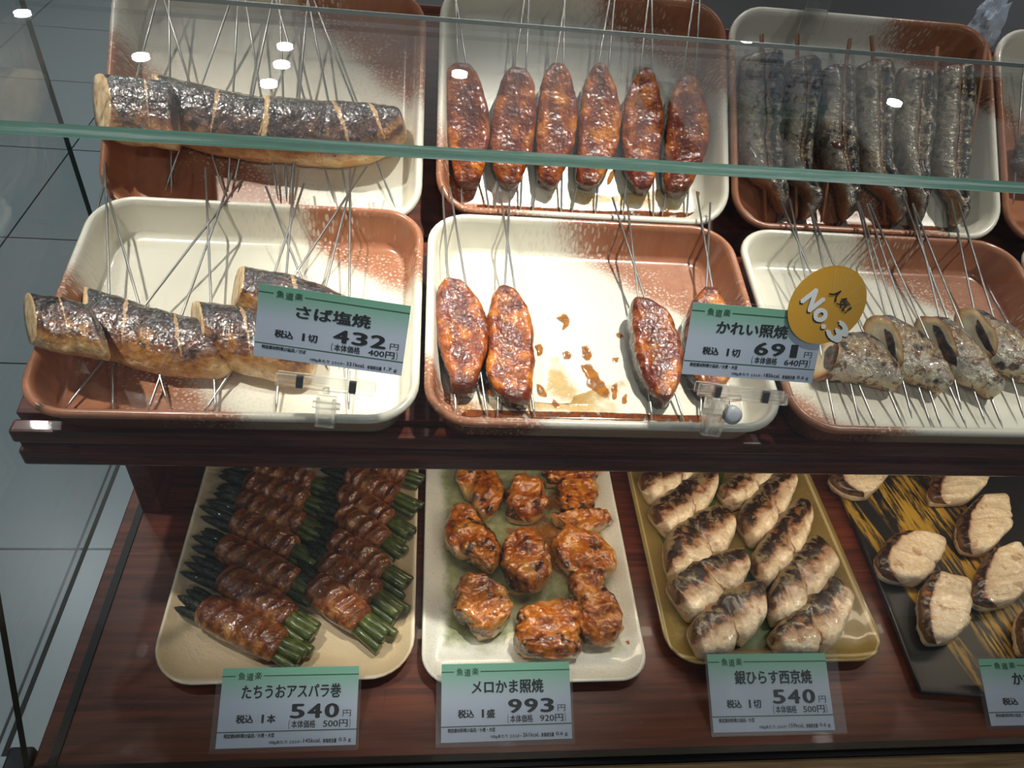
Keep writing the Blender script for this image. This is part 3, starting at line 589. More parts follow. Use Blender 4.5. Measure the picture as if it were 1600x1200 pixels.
# ------------------------------------------------------------------ silver chunks, front right tray
G6 = 'silver fish chunks in the front right tray'
ck = dict(expo=2.3, round0=0, round1=0.12, amp=.0019, freq=85, lean0=.6, floor=FLOORF)
ch = [
 ([(1284, 534), (1323, 523), (1352, 527), (1378, 556), (1400, 590)], [(1282, 592), (1305, 595), (1348, 600), (1382, 606), (1405, 612)], [((1306, 666), (1234, 312)), ((1343, 664), (1264, 318)), ((1369, 667), (1219, 312))], 'silver fish chunk with a dark hollow, half behind the tag with the round sticker', .015),
 ([(1360, 494), (1385, 498), (1420, 516), (1451, 543), (1467, 580), (1480, 600)], [(1389, 585), (1405, 592), (1425, 598), (1449, 606), (1466, 612), (1478, 612)], [((1412, 667), (1262, 318)), ((1425, 654), (1339, 315)), ((1455, 667), (1342, 318))], 'silver fish chunk with a pale cut face, just right of the round sticker', .015),
 ([(1440, 494), (1462, 497), (1494, 519), (1517, 548), (1537, 584), (1560, 606)], [(1474, 576), (1494, 595), (1515, 606), (1532, 613), (1546, 620), (1556, 620)], [((1471, 668), (1354, 318)), ((1502, 640), (1426, 318)), ((1511, 669), (1358, 318))], 'silver fish chunk with the largest black hollow in its cut face', .015),
 ([(1500, 483), (1518, 486), (1542, 499), (1571, 514), (1600, 532), (1635, 562)], [(1537, 566), (1555, 577), (1577, 586), (1600, 596), (1620, 603), (1640, 606)], [((1540, 663), (1410, 303)), ((1567, 669), (1426, 318)), ((1554, 640), (1486, 312)), ((1600, 654), (1498, 318))], 'silver fish chunk at the right edge of the photo', .015)]
hol = [((1303, 566), 46, 26, 25), ((1385, 540), 34, 14, 50), ((1452, 540), 52, 24, 48), ((1526, 535), 40, 13, 50)]
for k, (A, B, sk, l, ht) in enumerate(ch):
    o = fish('fish_chunk', l, 'fish', G6, A, B, SKF, [CHUNK, CUT], ht, .010, sk, seed=40 + k, **ck)
    # the open belly, on the cut end
    vs = [v.co for v in o.data.vertices]; K = 34; ring = [vs[i] for i in range(K)]
    cen = sum(ring, Vector()) / K; e1 = (ring[0] - ring[26]) / 2; top = ring[13]; e2 = (top - cen); out = e1.cross(e2).normalized()
    if out.x > 0: out = -out
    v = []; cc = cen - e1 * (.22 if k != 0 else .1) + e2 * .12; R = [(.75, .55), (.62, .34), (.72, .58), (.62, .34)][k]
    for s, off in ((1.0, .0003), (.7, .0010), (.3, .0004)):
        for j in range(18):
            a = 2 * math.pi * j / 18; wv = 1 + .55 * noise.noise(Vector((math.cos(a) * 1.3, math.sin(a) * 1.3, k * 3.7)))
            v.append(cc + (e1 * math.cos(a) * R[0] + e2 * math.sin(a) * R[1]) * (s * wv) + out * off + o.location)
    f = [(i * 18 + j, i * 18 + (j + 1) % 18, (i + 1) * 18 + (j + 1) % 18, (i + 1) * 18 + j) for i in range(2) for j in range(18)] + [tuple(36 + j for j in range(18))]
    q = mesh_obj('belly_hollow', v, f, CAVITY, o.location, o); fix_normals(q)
# a sliver of food in the rear tray at the right edge
fish('fish_chunk', 'pale fish piece in the rear tray cut off by the right edge', 'fish', None, [(1600, 205), (1583, 235), (1578, 262), (1600, 275)], [(1660, 200), (1670, 230), (1670, 260), (1655, 280)], SKB, [CHUNK, CUT], .014, .009,
     [((1583, 320), (1600, 100)), ((1620, 330), (1630, 100))], seed=50, floor=FLOORB)

# ------------------------------------------------------------------ plates on the deck
PZ = 0.0055
def plate_obj(name, label, x0, x1, y0, y1, m, wob=0.0015, rim=0.013, r=0.03, seed=0, prof=None):
    w2, l2 = (x1 - x0) / 2, (y1 - y0) / 2; c = Vector(((x0 + x1) / 2, (y0 + y1) / 2, 0))
    prof = prof or [(0.020, 0.0), (0.016, 0.0), (0.004, rim - 0.003), (0.0005, rim - 0.0012), (0.0, rim), (0.0012, rim + 0.0008), (0.003, rim + 0.0002), (0.008, rim - 0.004), (0.016, PZ + 0.001), (0.026, PZ)]
    def wb(x, y, h):
        q = Vector((x * 11 + seed, y * 11, seed * 2)); k = noise.noise(q) * wob; return x + k * math.copysign(1, x), y + noise.noise(q + Vector((5, 5, 5))) * wob * math.copysign(1, y), h + abs(noise.noise(q * 1.7)) * wob * .8 * (h / rim)
    v, f = rings_mesh(prof, w2, l2, r, wb)
    P = [Vector(p) + c for p in v]; uv = [[(v[i][0] / w2, v[i][1] / l2) for i in q] for q in f]
    o = mesh_obj(name, P, f, m, c, uvs=uv); fix_normals(o); return tag(o, label, 'plate', 'serving plates on the lower deck')
def edge_dist(m, pw=1.0): # 0 at the middle of the plate, 1 at its rim, in plate units
    return m.op('MAXIMUM', m.op('ABSOLUTE', m.u), m.op('ABSOLUTE', m.v))
m = Mat('beige_glaze', rough=0.3, coat=.2).coords(); n1, n2 = m.noise(26, 4), m.noise(420, 2)
m.set('color', m.mix(m.op('MULTIPLY', m.step(edge_dist(m), .965, .99), .7), m.mix(n1, C(196, 170, 132), C(222, 200, 164)), C(240, 228, 204))); m.set('normal', m.bump(n2, .5, .001)); BEIGE = m.m
m = Mat('celadon_glaze', rough=0.25, coat=.4).coords(); n1, n2, n3 = m.noise(16, 5, .6), m.noise(160, 3), m.noise(900, 2)
ed = m.op('ADD', edge_dist(m), m.op('MULTIPLY', m.op('SUBTRACT', n1, .5), .45))
c = m.mix(m.step(ed, .74, .84), m.mix(m.step(n2, .4, .65), C(150, 154, 112), C(172, 174, 134)), m.mix(n1, C(240, 238, 228), C(220, 216, 200)))
c = m.mix(m.op('MULTIPLY', m.step(n3, .6, .66), .35), c, C(96, 92, 66)); e2 = edge_dist(m); c = m.mix(m.op('MULTIPLY', m.step(e2, .975, .99), .8), c, C(238, 234, 214))
m.set('color', c); m.set('normal', m.bump(n2, .1, .0005)); CELADON = m.m
m = Mat('olive_glaze', rough=0.28, coat=.3).coords(); n1, n2 = m.noise(14, 4), m.noise(500, 2)
c = m.mix(n1, C(112, 92, 44), C(160, 136, 78)); e2 = edge_dist(m); ln = m.op('SUBTRACT', 1.0, m.step(m.op('ABSOLUTE', m.op('SUBTRACT', e2, .955)), .006, .014))
c = m.mix(m.op('MULTIPLY', ln, .8), c, C(206, 186, 140)); c = m.mix(m.op('MULTIPLY', m.step(n2, .55, .7), .2), c, C(190, 170, 120)); m.set('color', c); m.set('normal', m.bump(n2, .15, .0005)); OLIVE = m.m
P1 = plate_obj('serving_plate', 'beige rectangular plate under the asparagus rolls', -0.203, -0.003, 0.275, 0.64, BEIGE, .003, seed=1, r=.035)
P2 = plate_obj('serving_plate', 'pale green plate with a whitish border under the glazed fish collars', 0.0045, 0.1885, 0.270, 0.64, CELADON, .0022, seed=2, r=.026)
P3 = plate_obj('serving_plate', 'olive brown plate with a pale rim line under the miso-grilled slices', 0.206, 0.4015, 0.283, 0.64, OLIVE, .0022, seed=3, r=.03)
# black slab with golden brush strokes
m = Mat('black_slab_glaze', rough=0.4, coat=.1, coat_rough=.3).coords()
x = m.node('ShaderNodeSeparateXYZ', {0: m.obj}); st_ = m.node('ShaderNodeCombineXYZ', {0: m.op('ADD', x.outputs[0], m.op('MULTIPLY', x.outputs[1], .12)), 1: x.outputs[1], 2: 0.0}).outputs[0]
n1 = m.noise(1.0, 4, .65, m.scaled(260, 10, 1, st_)); n2 = m.noise(1.0, 4, .7, m.scaled(60, 14, 1, st_)); n3 = m.noise(30, 4, .6)
rot = m.op('SUBTRACT', x.outputs[0], m.op('MULTIPLY', x.outputs[1], -.25))
def band(cx, wd): return m.op('SUBTRACT', 1.0, m.step(m.op('ABSOLUTE', m.op('SUBTRACT', rot, cx)), wd * .7, wd))
g = m.op('MAXIMUM', m.op('MAXIMUM', band(-.008, .042), m.op('MULTIPLY', band(.03, .03), .8)), m.op('MULTIPLY', band(-.072, .010), .9)); g = m.op('MULTIPLY', g, m.step(m.op('ADD', m.op('MULTIPLY', n2, .8), m.op('MULTIPLY', n1, .5)), .60, .70))
g = m.op('MULTIPLY', g, m.op('SUBTRACT', 1.0, m.step(m.op('ABSOLUTE', m.op('ADD', x.outputs[1], -.02)), .155, .16)))
col = m.mix(n3, C(26, 24, 24), C(44, 40, 38)); col = m.mix(g, col, m.mix(n1, C(140, 104, 28), C(222, 176, 66))); m.set('color', col); m.set('normal', m.bump(n1, .15, .0006))
SLAB = m.m
ol = [(0.4175, 0.258), (0.50, 0.252), (0.66, 0.256), (0.668, 0.45), (0.66, 0.63), (0.425, 0.63), (0.428, 0.473), (0.424, 0.36)]
P4 = None
def slab_plate():
    pr = spline([Vector((*p, 0)) for p in ol[:3]] , 14) + spline([Vector((*p, 0)) for p in ol[2:5]], 14)[1:] + [Vector((*ol[5], 0))] + spline([Vector((*p, 0)) for p in (ol[5], ol[6], ol[7], ol[0])], 20)[1:-1]
    c = sum(pr, Vector()) / len(pr); v, f = [], []; n = len(pr)
    for s, z in ((.94, 0), (.985, .003), (1.0, .009), (.995, .0105), (.975, .0095), (.93, .008)):
        v += [c + (p - c) * s + Vector((0, 0, z + .0008 * noise.noise(p * 20))) for p in pr]
    f = [(a * n + i, a * n + (i + 1) % n, (a + 1) * n + (i + 1) % n, (a + 1) * n + i) for a in range(5) for i in range(n)] + [tuple(range(n))[::-1], tuple(5 * n + i for i in range(n))]
    o = mesh_obj('serving_plate', v, f, SLAB, c); fix_normals(o); return tag(o, 'black slab plate with golden brush strokes at the right', 'plate', 'serving plates on the lower deck')
P4 = slab_plate()
for fl in ([(800, 815), (870, 800), (900, 850), (930, 900), (900, 930), (850, 880), (780, 830), (760, 815)], [(860, 760), (925, 770), (880, 800), (820, 800)]):
    film('sauce_pool', pts(fl, level(PZ)), Vector((0, 0, 1)), sauce('amber_sauce', C(150, 84, 22), C(176, 110, 40), .75), P2, jag=.003)

# ------------------------------------------------------------------ asparagus rolls
m = Mat('roll_glaze', rough=0.3, coat=1.0, coat_rough=.12).coords(); n1, n2, n3 = m.noise(60, 4), m.noise(120, 4, .6, dist=.5), m.noise(260, 1.5, .5)
wv = m.op('SINE', m.op('ADD', m.op('MULTIPLY', m.op('ADD', m.u, m.op('MULTIPLY', m.v, .12)), 44.0), m.op('MULTIPLY', n1, 9.0)))
c = m.ramp(m.op('ADD', m.op('MULTIPLY', n2, .7), m.op('MULTIPLY', n1, .3)), [(.30, C(60, 24, 12)), (.42, C(112, 54, 24)), (.53, C(160, 94, 44)), (.66, C(202, 148, 88))])
c = m.mix(m.op('MULTIPLY', m.step(wv, .3, .95), .4), c, C(54, 20, 12))
dk = m.op('MULTIPLY', m.op('SUBTRACT', 1.0, m.step(m.op('ABSOLUTE', m.op('SUBTRACT', m.v, .45)), .08, .3)), m.step(n2, .42, .6)); c = m.mix(m.op('MULTIPLY', dk, .7), c, C(60, 20, 14))
m.set('color', c); b = m.bump(wv, .4, .002); b2 = m.bump(n3, .9, .0013, b); m.set('normal', b2); m.t.links.new(b2, m.b.inputs['Coat Normal']); ROLL = m.m
m = Mat('asparagus_green', rough=.3, coat=.5).coords(); n1 = m.noise(140, 3); m.set('color', m.ramp(n1, [(.3, C(40, 52, 22)), (.55, C(74, 84, 36)), (.75, C(110, 112, 56))])); m.set('normal', m.bump(n1, .3, .001)); ASP = m.m
m = Mat('asparagus_tip_green', rough=.45, coat=.2).coords(); n1 = m.noise(260, 3); m.set('color', m.ramp(n1, [(.35, C(18, 24, 16)), (.6, C(42, 50, 30))])); m.set('normal', m.bump(n1, .9, .002)); TIP = m.m
rolls = [  # wrap start, wrap end, tip end, stem end, half thickness (pixels of a 3.43x view), place
 ((185, 815), (625, 1035), (75, 745), (755, 1075), 66, 'frontmost of the left column on the beige plate'),
 ((300, 650), (670, 890), (125, 575), (805, 945), 62, 'second from the front of the left column on the beige plate'),
 ((285, 485), (700, 695), (165, 435), (775, 775), 60, 'third from the front of the left column on the beige plate'),
 ((360, 350), (690, 520), (190, 270), (810, 590), 56, 'fourth from the front of the left column on the beige plate'),
 ((390, 240), (735, 385), (250, 200), (840, 455), 54, 'fifth from the front of the left column on the beige plate'),
 ((420, 150), (760, 260), (290, 110), (860, 315), 50, 'sixth from the front of the left column on the beige plate'),
 ((470, 65), (790, 160), (330, 75), (900, 200), 48, 'rearmost roll in sight of the left column on the beige plate'),
 ((780, 690), (1060, 900), (690, 600), (1165, 1020), 66, 'frontmost of the right column on the beige plate'),
 ((835, 570), (1130, 770), (740, 480), (1260, 880), 62, 'second from the front of the right column on the beige plate'),
 ((880, 450), (1180, 640), (790, 380), (1270, 735), 60, 'third from the front of the right column on the beige plate'),
 ((925, 300), (1175, 480), (800, 260), (1260, 540), 56, 'fourth from the front of the right column on the beige plate'),
 ((930, 205), (1205, 370), (820, 150), (1320, 425), 54, 'fifth from the front of the right column on the beige plate'),
 ((960, 115), (1235, 240), (840, 80), (1335, 300), 50, 'sixth from the front of the right column on the beige plate'),
 ((1010, 45), (1290, 120), (860, 30), (1350, 170), 48, 'rearmost roll in sight of the right column on the beige plate')]
random.seed(4)
for k, (a, b, tp, se, hw, l) in enumerate(rolls):
    pl = level(PZ + 0.0125); f_ = lambda q: on(260 + q[0] / 3.4275, 710 + q[1] / 3.4275, pl)
    W0, W1, TE, SE = f_(a), f_(b), f_(tp), f_(se); d = (W1 - W0).normalized(); s = Vector((-d.y, d.x, 0)); r = 1.36 * hw / 3.4275 / F * (EYE - W0).length
    A = [W0 + s * r * .82, W0.lerp(W1, .3) + s * r, W0.lerp(W1, .7) + s * r * 1.0, W1 + s * r * .86]; B = [p - s * 2 * (p - W0).dot(s) for p in A]
    ph = random.random() * 6
    rg = lambda u, v, ph=ph: 1 + .07 * math.sin(u * 30 + v * 2.4 + ph)
    o = loft('asparagus_roll', A, B, pl, ROLL, .0125, .0125, seed=60 + k, expo=2.1, round0=.10, round1=.10, amp=.0011, freq=95, ridge=rg, floor=level(PZ), nu=46, nt=24)
    tag(o, 'glazed asparagus roll, ' + l, 'food', 'asparagus rolls on the beige plate')
    sp = [(-.62, -.10), (-.2, .25), (.25, .2), (.62, -.12)]
    for j, (q, h) in enumerate(sp):
        ln = (SE - W1).length * random.uniform(.82, 1.08); a0 = W1 - d * .012 + s * q * r * .75 + Vector((0, 0, h * r)); a1 = W1 + d * ln + s * q * r * .95 + Vector((0, 0, h * r - .002))
        rr = r * random.uniform(.25, .31); a1.z = max(a1.z, PZ + rr + .0004); a0.z = max(a0.z, PZ + rr + .0004)
        tube('asparagus_stem', [a0, a0.lerp(a1, .5), a1.lerp(a0, .06), a1], [rr, rr, rr * 1.02, rr * .85], ASP, o, seg=12)
    for j, (q, h) in enumerate(sp):
        dd = (TE - W0); ln = dd.length * random.uniform(.8, 1.1); dn = dd.normalized()
        a0 = W0 + d * .012 + s * q * r * .7 + Vector((0, 0, h * r)); a1 = W0 + dn * ln + s * q * r * 1.15 + Vector((0, 0, h * r - .001)); rr = r * .28
        a1.z = max(a1.z, PZ + .002); a0.z = max(a0.z, PZ + rr + .0004)
        tube('asparagus_tip', [a0, a0.lerp(a1, .45), a0.lerp(a1, .7), a0.lerp(a1, .88), a1], [rr, rr * 1.05, rr * .95, rr * .6, rr * .12], TIP, o, seg=10)

# ------------------------------------------------------------------ glazed collars
m = Mat('collar_glaze', rough=0.3, coat=1.0, coat_rough=.1).coords(); n1, n2, n3, n4 = m.noise(42, 5, .65, dist=.4), m.noise(110, 5, .65, dist=.8), m.noise(240, 1.5, .5), m.noise(58, 4, .65, dist=.6)
c = m.ramp(m.op('ADD', m.op('MULTIPLY', n1, .6), m.op('MULTIPLY', n2, .4)), [(.30, C(44, 14, 5)), (.39, C(104, 40, 8)), (.47, C(170, 86, 18)), (.56, C(210, 130, 42)), (.68, C(236, 190, 112))])
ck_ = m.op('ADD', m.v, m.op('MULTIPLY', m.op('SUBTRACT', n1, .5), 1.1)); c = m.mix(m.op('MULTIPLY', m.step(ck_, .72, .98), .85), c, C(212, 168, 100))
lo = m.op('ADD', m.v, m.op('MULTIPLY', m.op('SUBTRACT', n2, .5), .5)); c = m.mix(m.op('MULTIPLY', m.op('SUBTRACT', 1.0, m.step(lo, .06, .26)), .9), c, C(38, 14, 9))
c = m.mix(m.op('MULTIPLY', m.step(n4, .53, .66), .95), c, C(28, 11, 8)); c = m.mix(m.op('MULTIPLY', m.step(n3, .60, .70), .5), c, C(206, 150, 80)); m.set('color', c); b = m.bump(n1, .8, .003); b2 = m.bump(n3, 1.0, .0012, b); m.set('normal', b2); m.t.links.new(b2, m.b.inputs['Coat Normal']); COLLAR = m.m
cl = [
 ([(225, 100), (330, 85), (390, 170), (383, 245)], [(208, 150), (255, 200), (290, 255), (328, 292)], .012, 'pale-edged wedge at the rear left of the pale green plate'),
 ([(425, 150), (396, 200), (400, 250), (430, 292)], [(490, 135), (538, 180), (552, 240), (520, 292)], .017, 'knobbly round piece with burnt top at rear centre of pale green plate'),
 ([(538, 70), (530, 100), (535, 130), (545, 162)], [(755, 70), (755, 90), (750, 115), (735, 145)], .012, 'rearmost piece, half under the shelf edge on the pale green plate'),
 ([(592, 150), (583, 190), (585, 230), (592, 265)], [(735, 150), (738, 190), (735, 230), (722, 262)], .014, 'light brown square piece at rear right of pale green plate'),
 ([(562, 265), (640, 262), (740, 248), (796, 284)], [(572, 292), (640, 327), (705, 341), (792, 298)], .010, 'dark ragged strip below the light brown square piece'),
 ([(212, 222), (280, 262), (345, 340), (392, 412)], [(165, 340), (205, 415), (280, 455), (355, 492)], .015, 'dark charred long piece at the left of the pale green plate'),
 ([(435, 340), (385, 410), (385, 480), (430, 562)], [(490, 332), (545, 390), (570, 470), (540, 552)], .019, 'tall piece with black folded side at centre of pale green plate'),
 ([(566, 372), (625, 322), (720, 350), (806, 430)], [(572, 405), (630, 490), (740, 507), (808, 482)], .015, 'broad smooth piece at the right of the pale green plate'),
 ([(250, 495), (208, 570), (205, 630), (260, 695), (310, 722)], [(330, 508), (380, 540), (412, 590), (412, 650), (370, 712)], .018, 'pale rounded piece with grey underside at front left of pale green plate'),
 ([(440, 612), (440, 680), (428, 740), (480, 800)], [(640, 585), (692, 660), (668, 730), (682, 795)], .015, 'lumpy wide piece just above its price tag'),
 ([(640, 490), (628, 540), (648, 610), (668, 690), (692, 758)], [(715, 472), (765, 550), (812, 610), (826, 690), (812, 748)], .016, 'long red-brown piece at the front right of the pale green plate')]
for k, (A, B, ht, l) in enumerate(cl):
    pl = level(PZ + .010)
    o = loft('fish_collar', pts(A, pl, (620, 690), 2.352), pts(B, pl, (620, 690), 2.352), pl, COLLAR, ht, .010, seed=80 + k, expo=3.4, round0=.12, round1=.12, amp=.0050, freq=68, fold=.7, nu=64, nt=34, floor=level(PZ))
    tag(o, 'glazed collar, ' + l, 'food', 'glazed fish collars on the pale green plate')
m_ = film('sauce_smear', pts([(835, 735), (865, 722), (868, 735), (850, 750)], level(PZ + .002), (620, 690), 2.352), Vector((0, 0, 1)), SMEAR, P2)

# ------------------------------------------------------------------ white-fleshed slices
def slice_mat(name, edge, skin, charc, seam_k):
    m = Mat(name, rough=0.34, coat=.45, coat_rough=.15).coords(); n1, n2, n3, n4 = m.noise(70, 4, .6), m.noise(150, 5, .65, dist=.6), m.noise(300, 4, .65), m.noise(45, 3)
    v = m.op('ADD', m.v, m.op('MULTIPLY', m.op('SUBTRACT', n1, .5), .15))
    near = m.step(m.v, edge - .42, edge - .02)                                     # the skin is most charred along the ridge
    sk = m.mix(m.step(m.op('ADD', m.op('ADD', m.op('MULTIPLY', n2, .7), m.op('MULTIPLY', n4, .4)), m.op('MULTIPLY', near, .20)), .62, .76), m.mix(n3, skin, C(112, 92, 62)), charc)
    fl = m.mix(m.step(n3, .40, .66), C(238, 210, 170), C(252, 236, 206))
    tan = m.ramp(v, [(0, (1, 1, 1, 1)), (edge, (1, 1, 1, 1)), (edge + .05, (.3, .3, .3, 1)), (edge + .14, (0, 0, 0, 1))])
    c = m.mix(tan, fl, C(142, 80, 36)); c = m.mix(m.op('SUBTRACT', 1.0, m.step(v, edge - .012, edge + .022)), c, sk)
    seam = m.op('SUBTRACT', 1.0, m.step(m.op('ABSOLUTE', m.op('ADD', m.op('SUBTRACT', m.u, .5), m.op('MULTIPLY', m.op('SUBTRACT', n1, .5), .12))), .004, .018)); c = m.mix(m.op('MULTIPLY', m.op('MULTIPLY', seam, m.step(v, edge, edge + .06)), seam_k), c, C(128, 82, 58))
    tn = m.op('MULTIPLY', m.step(m.noise(85, 4, .6), .57, .68), .6); c = m.mix(tn, c, C(168, 100, 50))
    ends = m.op('MULTIPLY', m.step(m.op('ABSOLUTE', m.op('SUBTRACT', m.u, .5)), .42, .5), .6); c = m.mix(m.op('MULTIPLY', ends, n2), c, C(140, 84, 46))
    m.set('color', c); m.set('normal', m.bump(m.op('ADD', n3, n2), .6, .0012)); return m.m
SLICE = slice_mat('white_fish_slice', .50, C(158, 138, 100), C(40, 20, 12), .85)
WHITE = slice_mat('pale_flatfish_slice', .35, C(112, 66, 40), C(38, 18, 14), .22)
def two_lobes(u, v):                                  # two lobes of flesh, and a ridge where skin and flesh meet
    k = 1.0 - (.34 * math.exp(-((u - .5) / .04) ** 2) + .12 * math.exp(-((u - .25) / .03) ** 2) + .10 * math.exp(-((u - .76) / .03) ** 2)) * max(0, min(1, (v - .42) * 8))
    return k * ((.62 + .84 * v) if v < .5 else 1.04)
sl = [
 ([(78, 142), (180, 95), (250, 80), (325, 75)], [(125, 222), (215, 195), (270, 150), (322, 100)], 'rearmost slice at the left, tucked under the shelf edge'),
 ([(118, 268), (200, 190), (300, 125), (372, 108)], [(185, 345), (255, 310), (330, 255), (378, 170)], 'second slice of the left column, with a notch'),
 ([(372, 188), (440, 130), (510, 90), (590, 75)], [(425, 242), (500, 215), (555, 160), (592, 112)], 'rearmost slice at the right, tucked under the shelf edge'),
 ([(442, 298), (500, 205), (580, 125), (640, 108)], [(502, 388), (570, 330), (630, 245), (665, 158)], 'second slice of the right column, long and narrow'),
 ([(182, 455), (200, 340), (310, 268), (425, 252)], [(202, 512), (320, 465), (405, 400), (440, 318)], 'broad grey-skinned slice in the middle of the left column'),
 ([(188, 545), (235, 475), (350, 428), (478, 405)], [(265, 657), (360, 605), (450, 545), (492, 470)], 'plump slice, second from the front of the left column'),
 ([(488, 445), (560, 345), (640, 245), (700, 222)], [(545, 542), (620, 470), (685, 400), (722, 285)], 'olive-skinned long slice in the middle of the right column'),
 ([(553, 592), (600, 495), (680, 398), (735, 355)], [(575, 672), (670, 632), (750, 560), (822, 450)], 'most charred slice, second from front of right column'),
 ([(262, 702), (340, 615), (430, 548), (548, 525)], [(305, 792), (400, 778), (500, 712), (553, 640)], 'frontmost slice of the left column, its flesh falling apart'),
 ([(558, 725), (640, 640), (735, 558), (785, 505)], [(600, 778), (700, 780), (805, 742), (873, 570)], 'frontmost slice of the right column, above its price tag')]
for k, (A, B, l) in enumerate(sl):
    pl = level(PZ + .010); A, B = zip(*[((a[0] - (b[0] - a[0]) * .05, a[1] - (b[1] - a[1]) * .05), (b[0] + (b[0] - a[0]) * .06, b[1] + (b[1] - a[1]) * .06)) for a, b in zip(spline([Vector((*q, 0)) for q in A], 5), spline([Vector((*q, 0)) for q in B], 5))])
    o = loft('fish_slice', pts(A, pl, (960, 690), 2.353), pts(B, pl, (960, 690), 2.353), pl, SLICE, .0135, .010, seed=100 + k, expo=4.2, round0=.06, round1=.06, amp=.0013, freq=80, floor=level(PZ), ridge=two_lobes, scallop=.13, nu=64, nt=32)
    tag(o, 'white fish on olive plate, ' + l, 'food', 'white fish slices on the olive plate')
m = Mat('bamboo_leaf_green', rough=.4).coords(); n1 = m.noise(1.0, 3, .6, m.scaled(400, 20, 20)); m.set('color', m.mix(n1, C(52, 74, 26), C(86, 106, 44))); LEAF = m.m
for q, l in (([(300, 700), (470, 400), (560, 300), (600, 130), (660, 80), (640, 300), (600, 560), (560, 780), (480, 800)], 'green leaf lying under the right column of slices on the olive plate'), ([(160, 340), (210, 280), (340, 100), (410, 80), (330, 330), (220, 420)], 'green leaf showing in the notch of the slice at rear left')):
    P = pts(q, level(PZ + .0006), (960, 690), 2.353); c = sum(P, Vector()) / len(P); o = empty('bamboo_leaf', c)
    film('leaf_blade', P, Vector((0, 0, 1)), LEAF, o, lift=.0003, jag=.0006); tag(o, l, 'leaf', 'green leaves on the olive plate')
wl = [
 ([(60, 25), (46, 90), (100, 138), (180, 160)], [(312, 25), (302, 62), (262, 112), (215, 157)], 'rear left slice, overlapped by the shelf edge'),
 ([(520, 30), (490, 90), (472, 140), (490, 188)], [(745, 30), (735, 80), (715, 120), (640, 190)], 'rear centre slice just under the shelf edge'),
 ([(700, 155), (615, 240), (597, 330), (620, 402)], [(800, 145), (830, 230), (826, 300), (725, 415)], 'slice right of the gold strokes, behind the edge one'),
 ([(395, 310), (300, 345), (240, 440), (290, 522)], [(550, 335), (535, 415), (485, 495), (425, 542)], 'left slice lying across the gap between the gold strokes'),
 ([(490, 482), (438, 580), (430, 700), (470, 802)], [(650, 515), (660, 640), (645, 722), (565, 798)], 'frontmost slice, on the end of the gold strokes'),
 ([(745, 400), (690, 470), (655, 600), (735, 648)], [(850, 355), (905, 440), (898, 560), (830, 632)], 'large slice at the right edge of the photo'),
 ([(910, 630), (860, 690), (858, 780), (880, 850)], [(990, 630), (1010, 700), (1000, 790), (970, 850)], 'slice showing only a dark sliver at right edge')]
for k, (A, B, l) in enumerate(wl):
    pl = level(.018)
    o = loft('fish_slice', pts(A, pl, (1280, 720), 2.79), pts(B, pl, (1280, 720), 2.79), pl, WHITE, .009, .010, seed=120 + k, expo=4.0, round0=.10, round1=.10, amp=.0022, freq=75, floor=level(.0092), scallop=.05)
    tag(o, 'pale fish on black slab, ' + l, 'food', 'pale fish slices on the black slab')

# ------------------------------------------------------------------ price tags
def text_mesh(body, bold=0.0):
    c = bpy.data.curves.new('text', 'FONT'); c.body = body; c.size = 1; c.resolution_u = 3
    o = bpy.data.objects.new('text', c); COL.objects.link(o); bpy.context.view_layer.update()
    me = bpy.data.meshes.new_from_object(o.evaluated_get(bpy.context.evaluated_depsgraph_get()))
    v = [Vector(p.co) for p in me.vertices]; f = [tuple(p.vertices) for p in me.polygons]
    bpy.data.objects.remove(o); bpy.data.curves.remove(c); bpy.data.meshes.remove(me)
    x0, x1 = min(p.x for p in v), max(p.x for p in v); y0, y1 = min(p.y for p in v), max(p.y for p in v)
    V, Fc = [], []
    for j, (dx, dy) in enumerate([(0, 0)] if bold <= 0 else [(0, 0), (bold, 0), (-bold, 0), (0, bold * .6), (0, -bold * .6)]):   # heavier strokes
        k = len(V); V += [((p.x + dx - x0 + bold) / (x1 - x0 + 2 * bold), (p.y + dy - y0 + bold * .6) / (y1 - y0 + 1.2 * bold), j * 0.00002) for p in v]; Fc += [tuple(i + k for i in q) for q in f]
    return V, Fc
def card_mat():
    m = Mat('tag_card', rough=0.6).coords(); c = m.mix(m.step(m.v, .45, 1.0), C(208, 217, 236), C(128, 190, 160)); m.set('color', c); return m.m
CARD = card_mat()
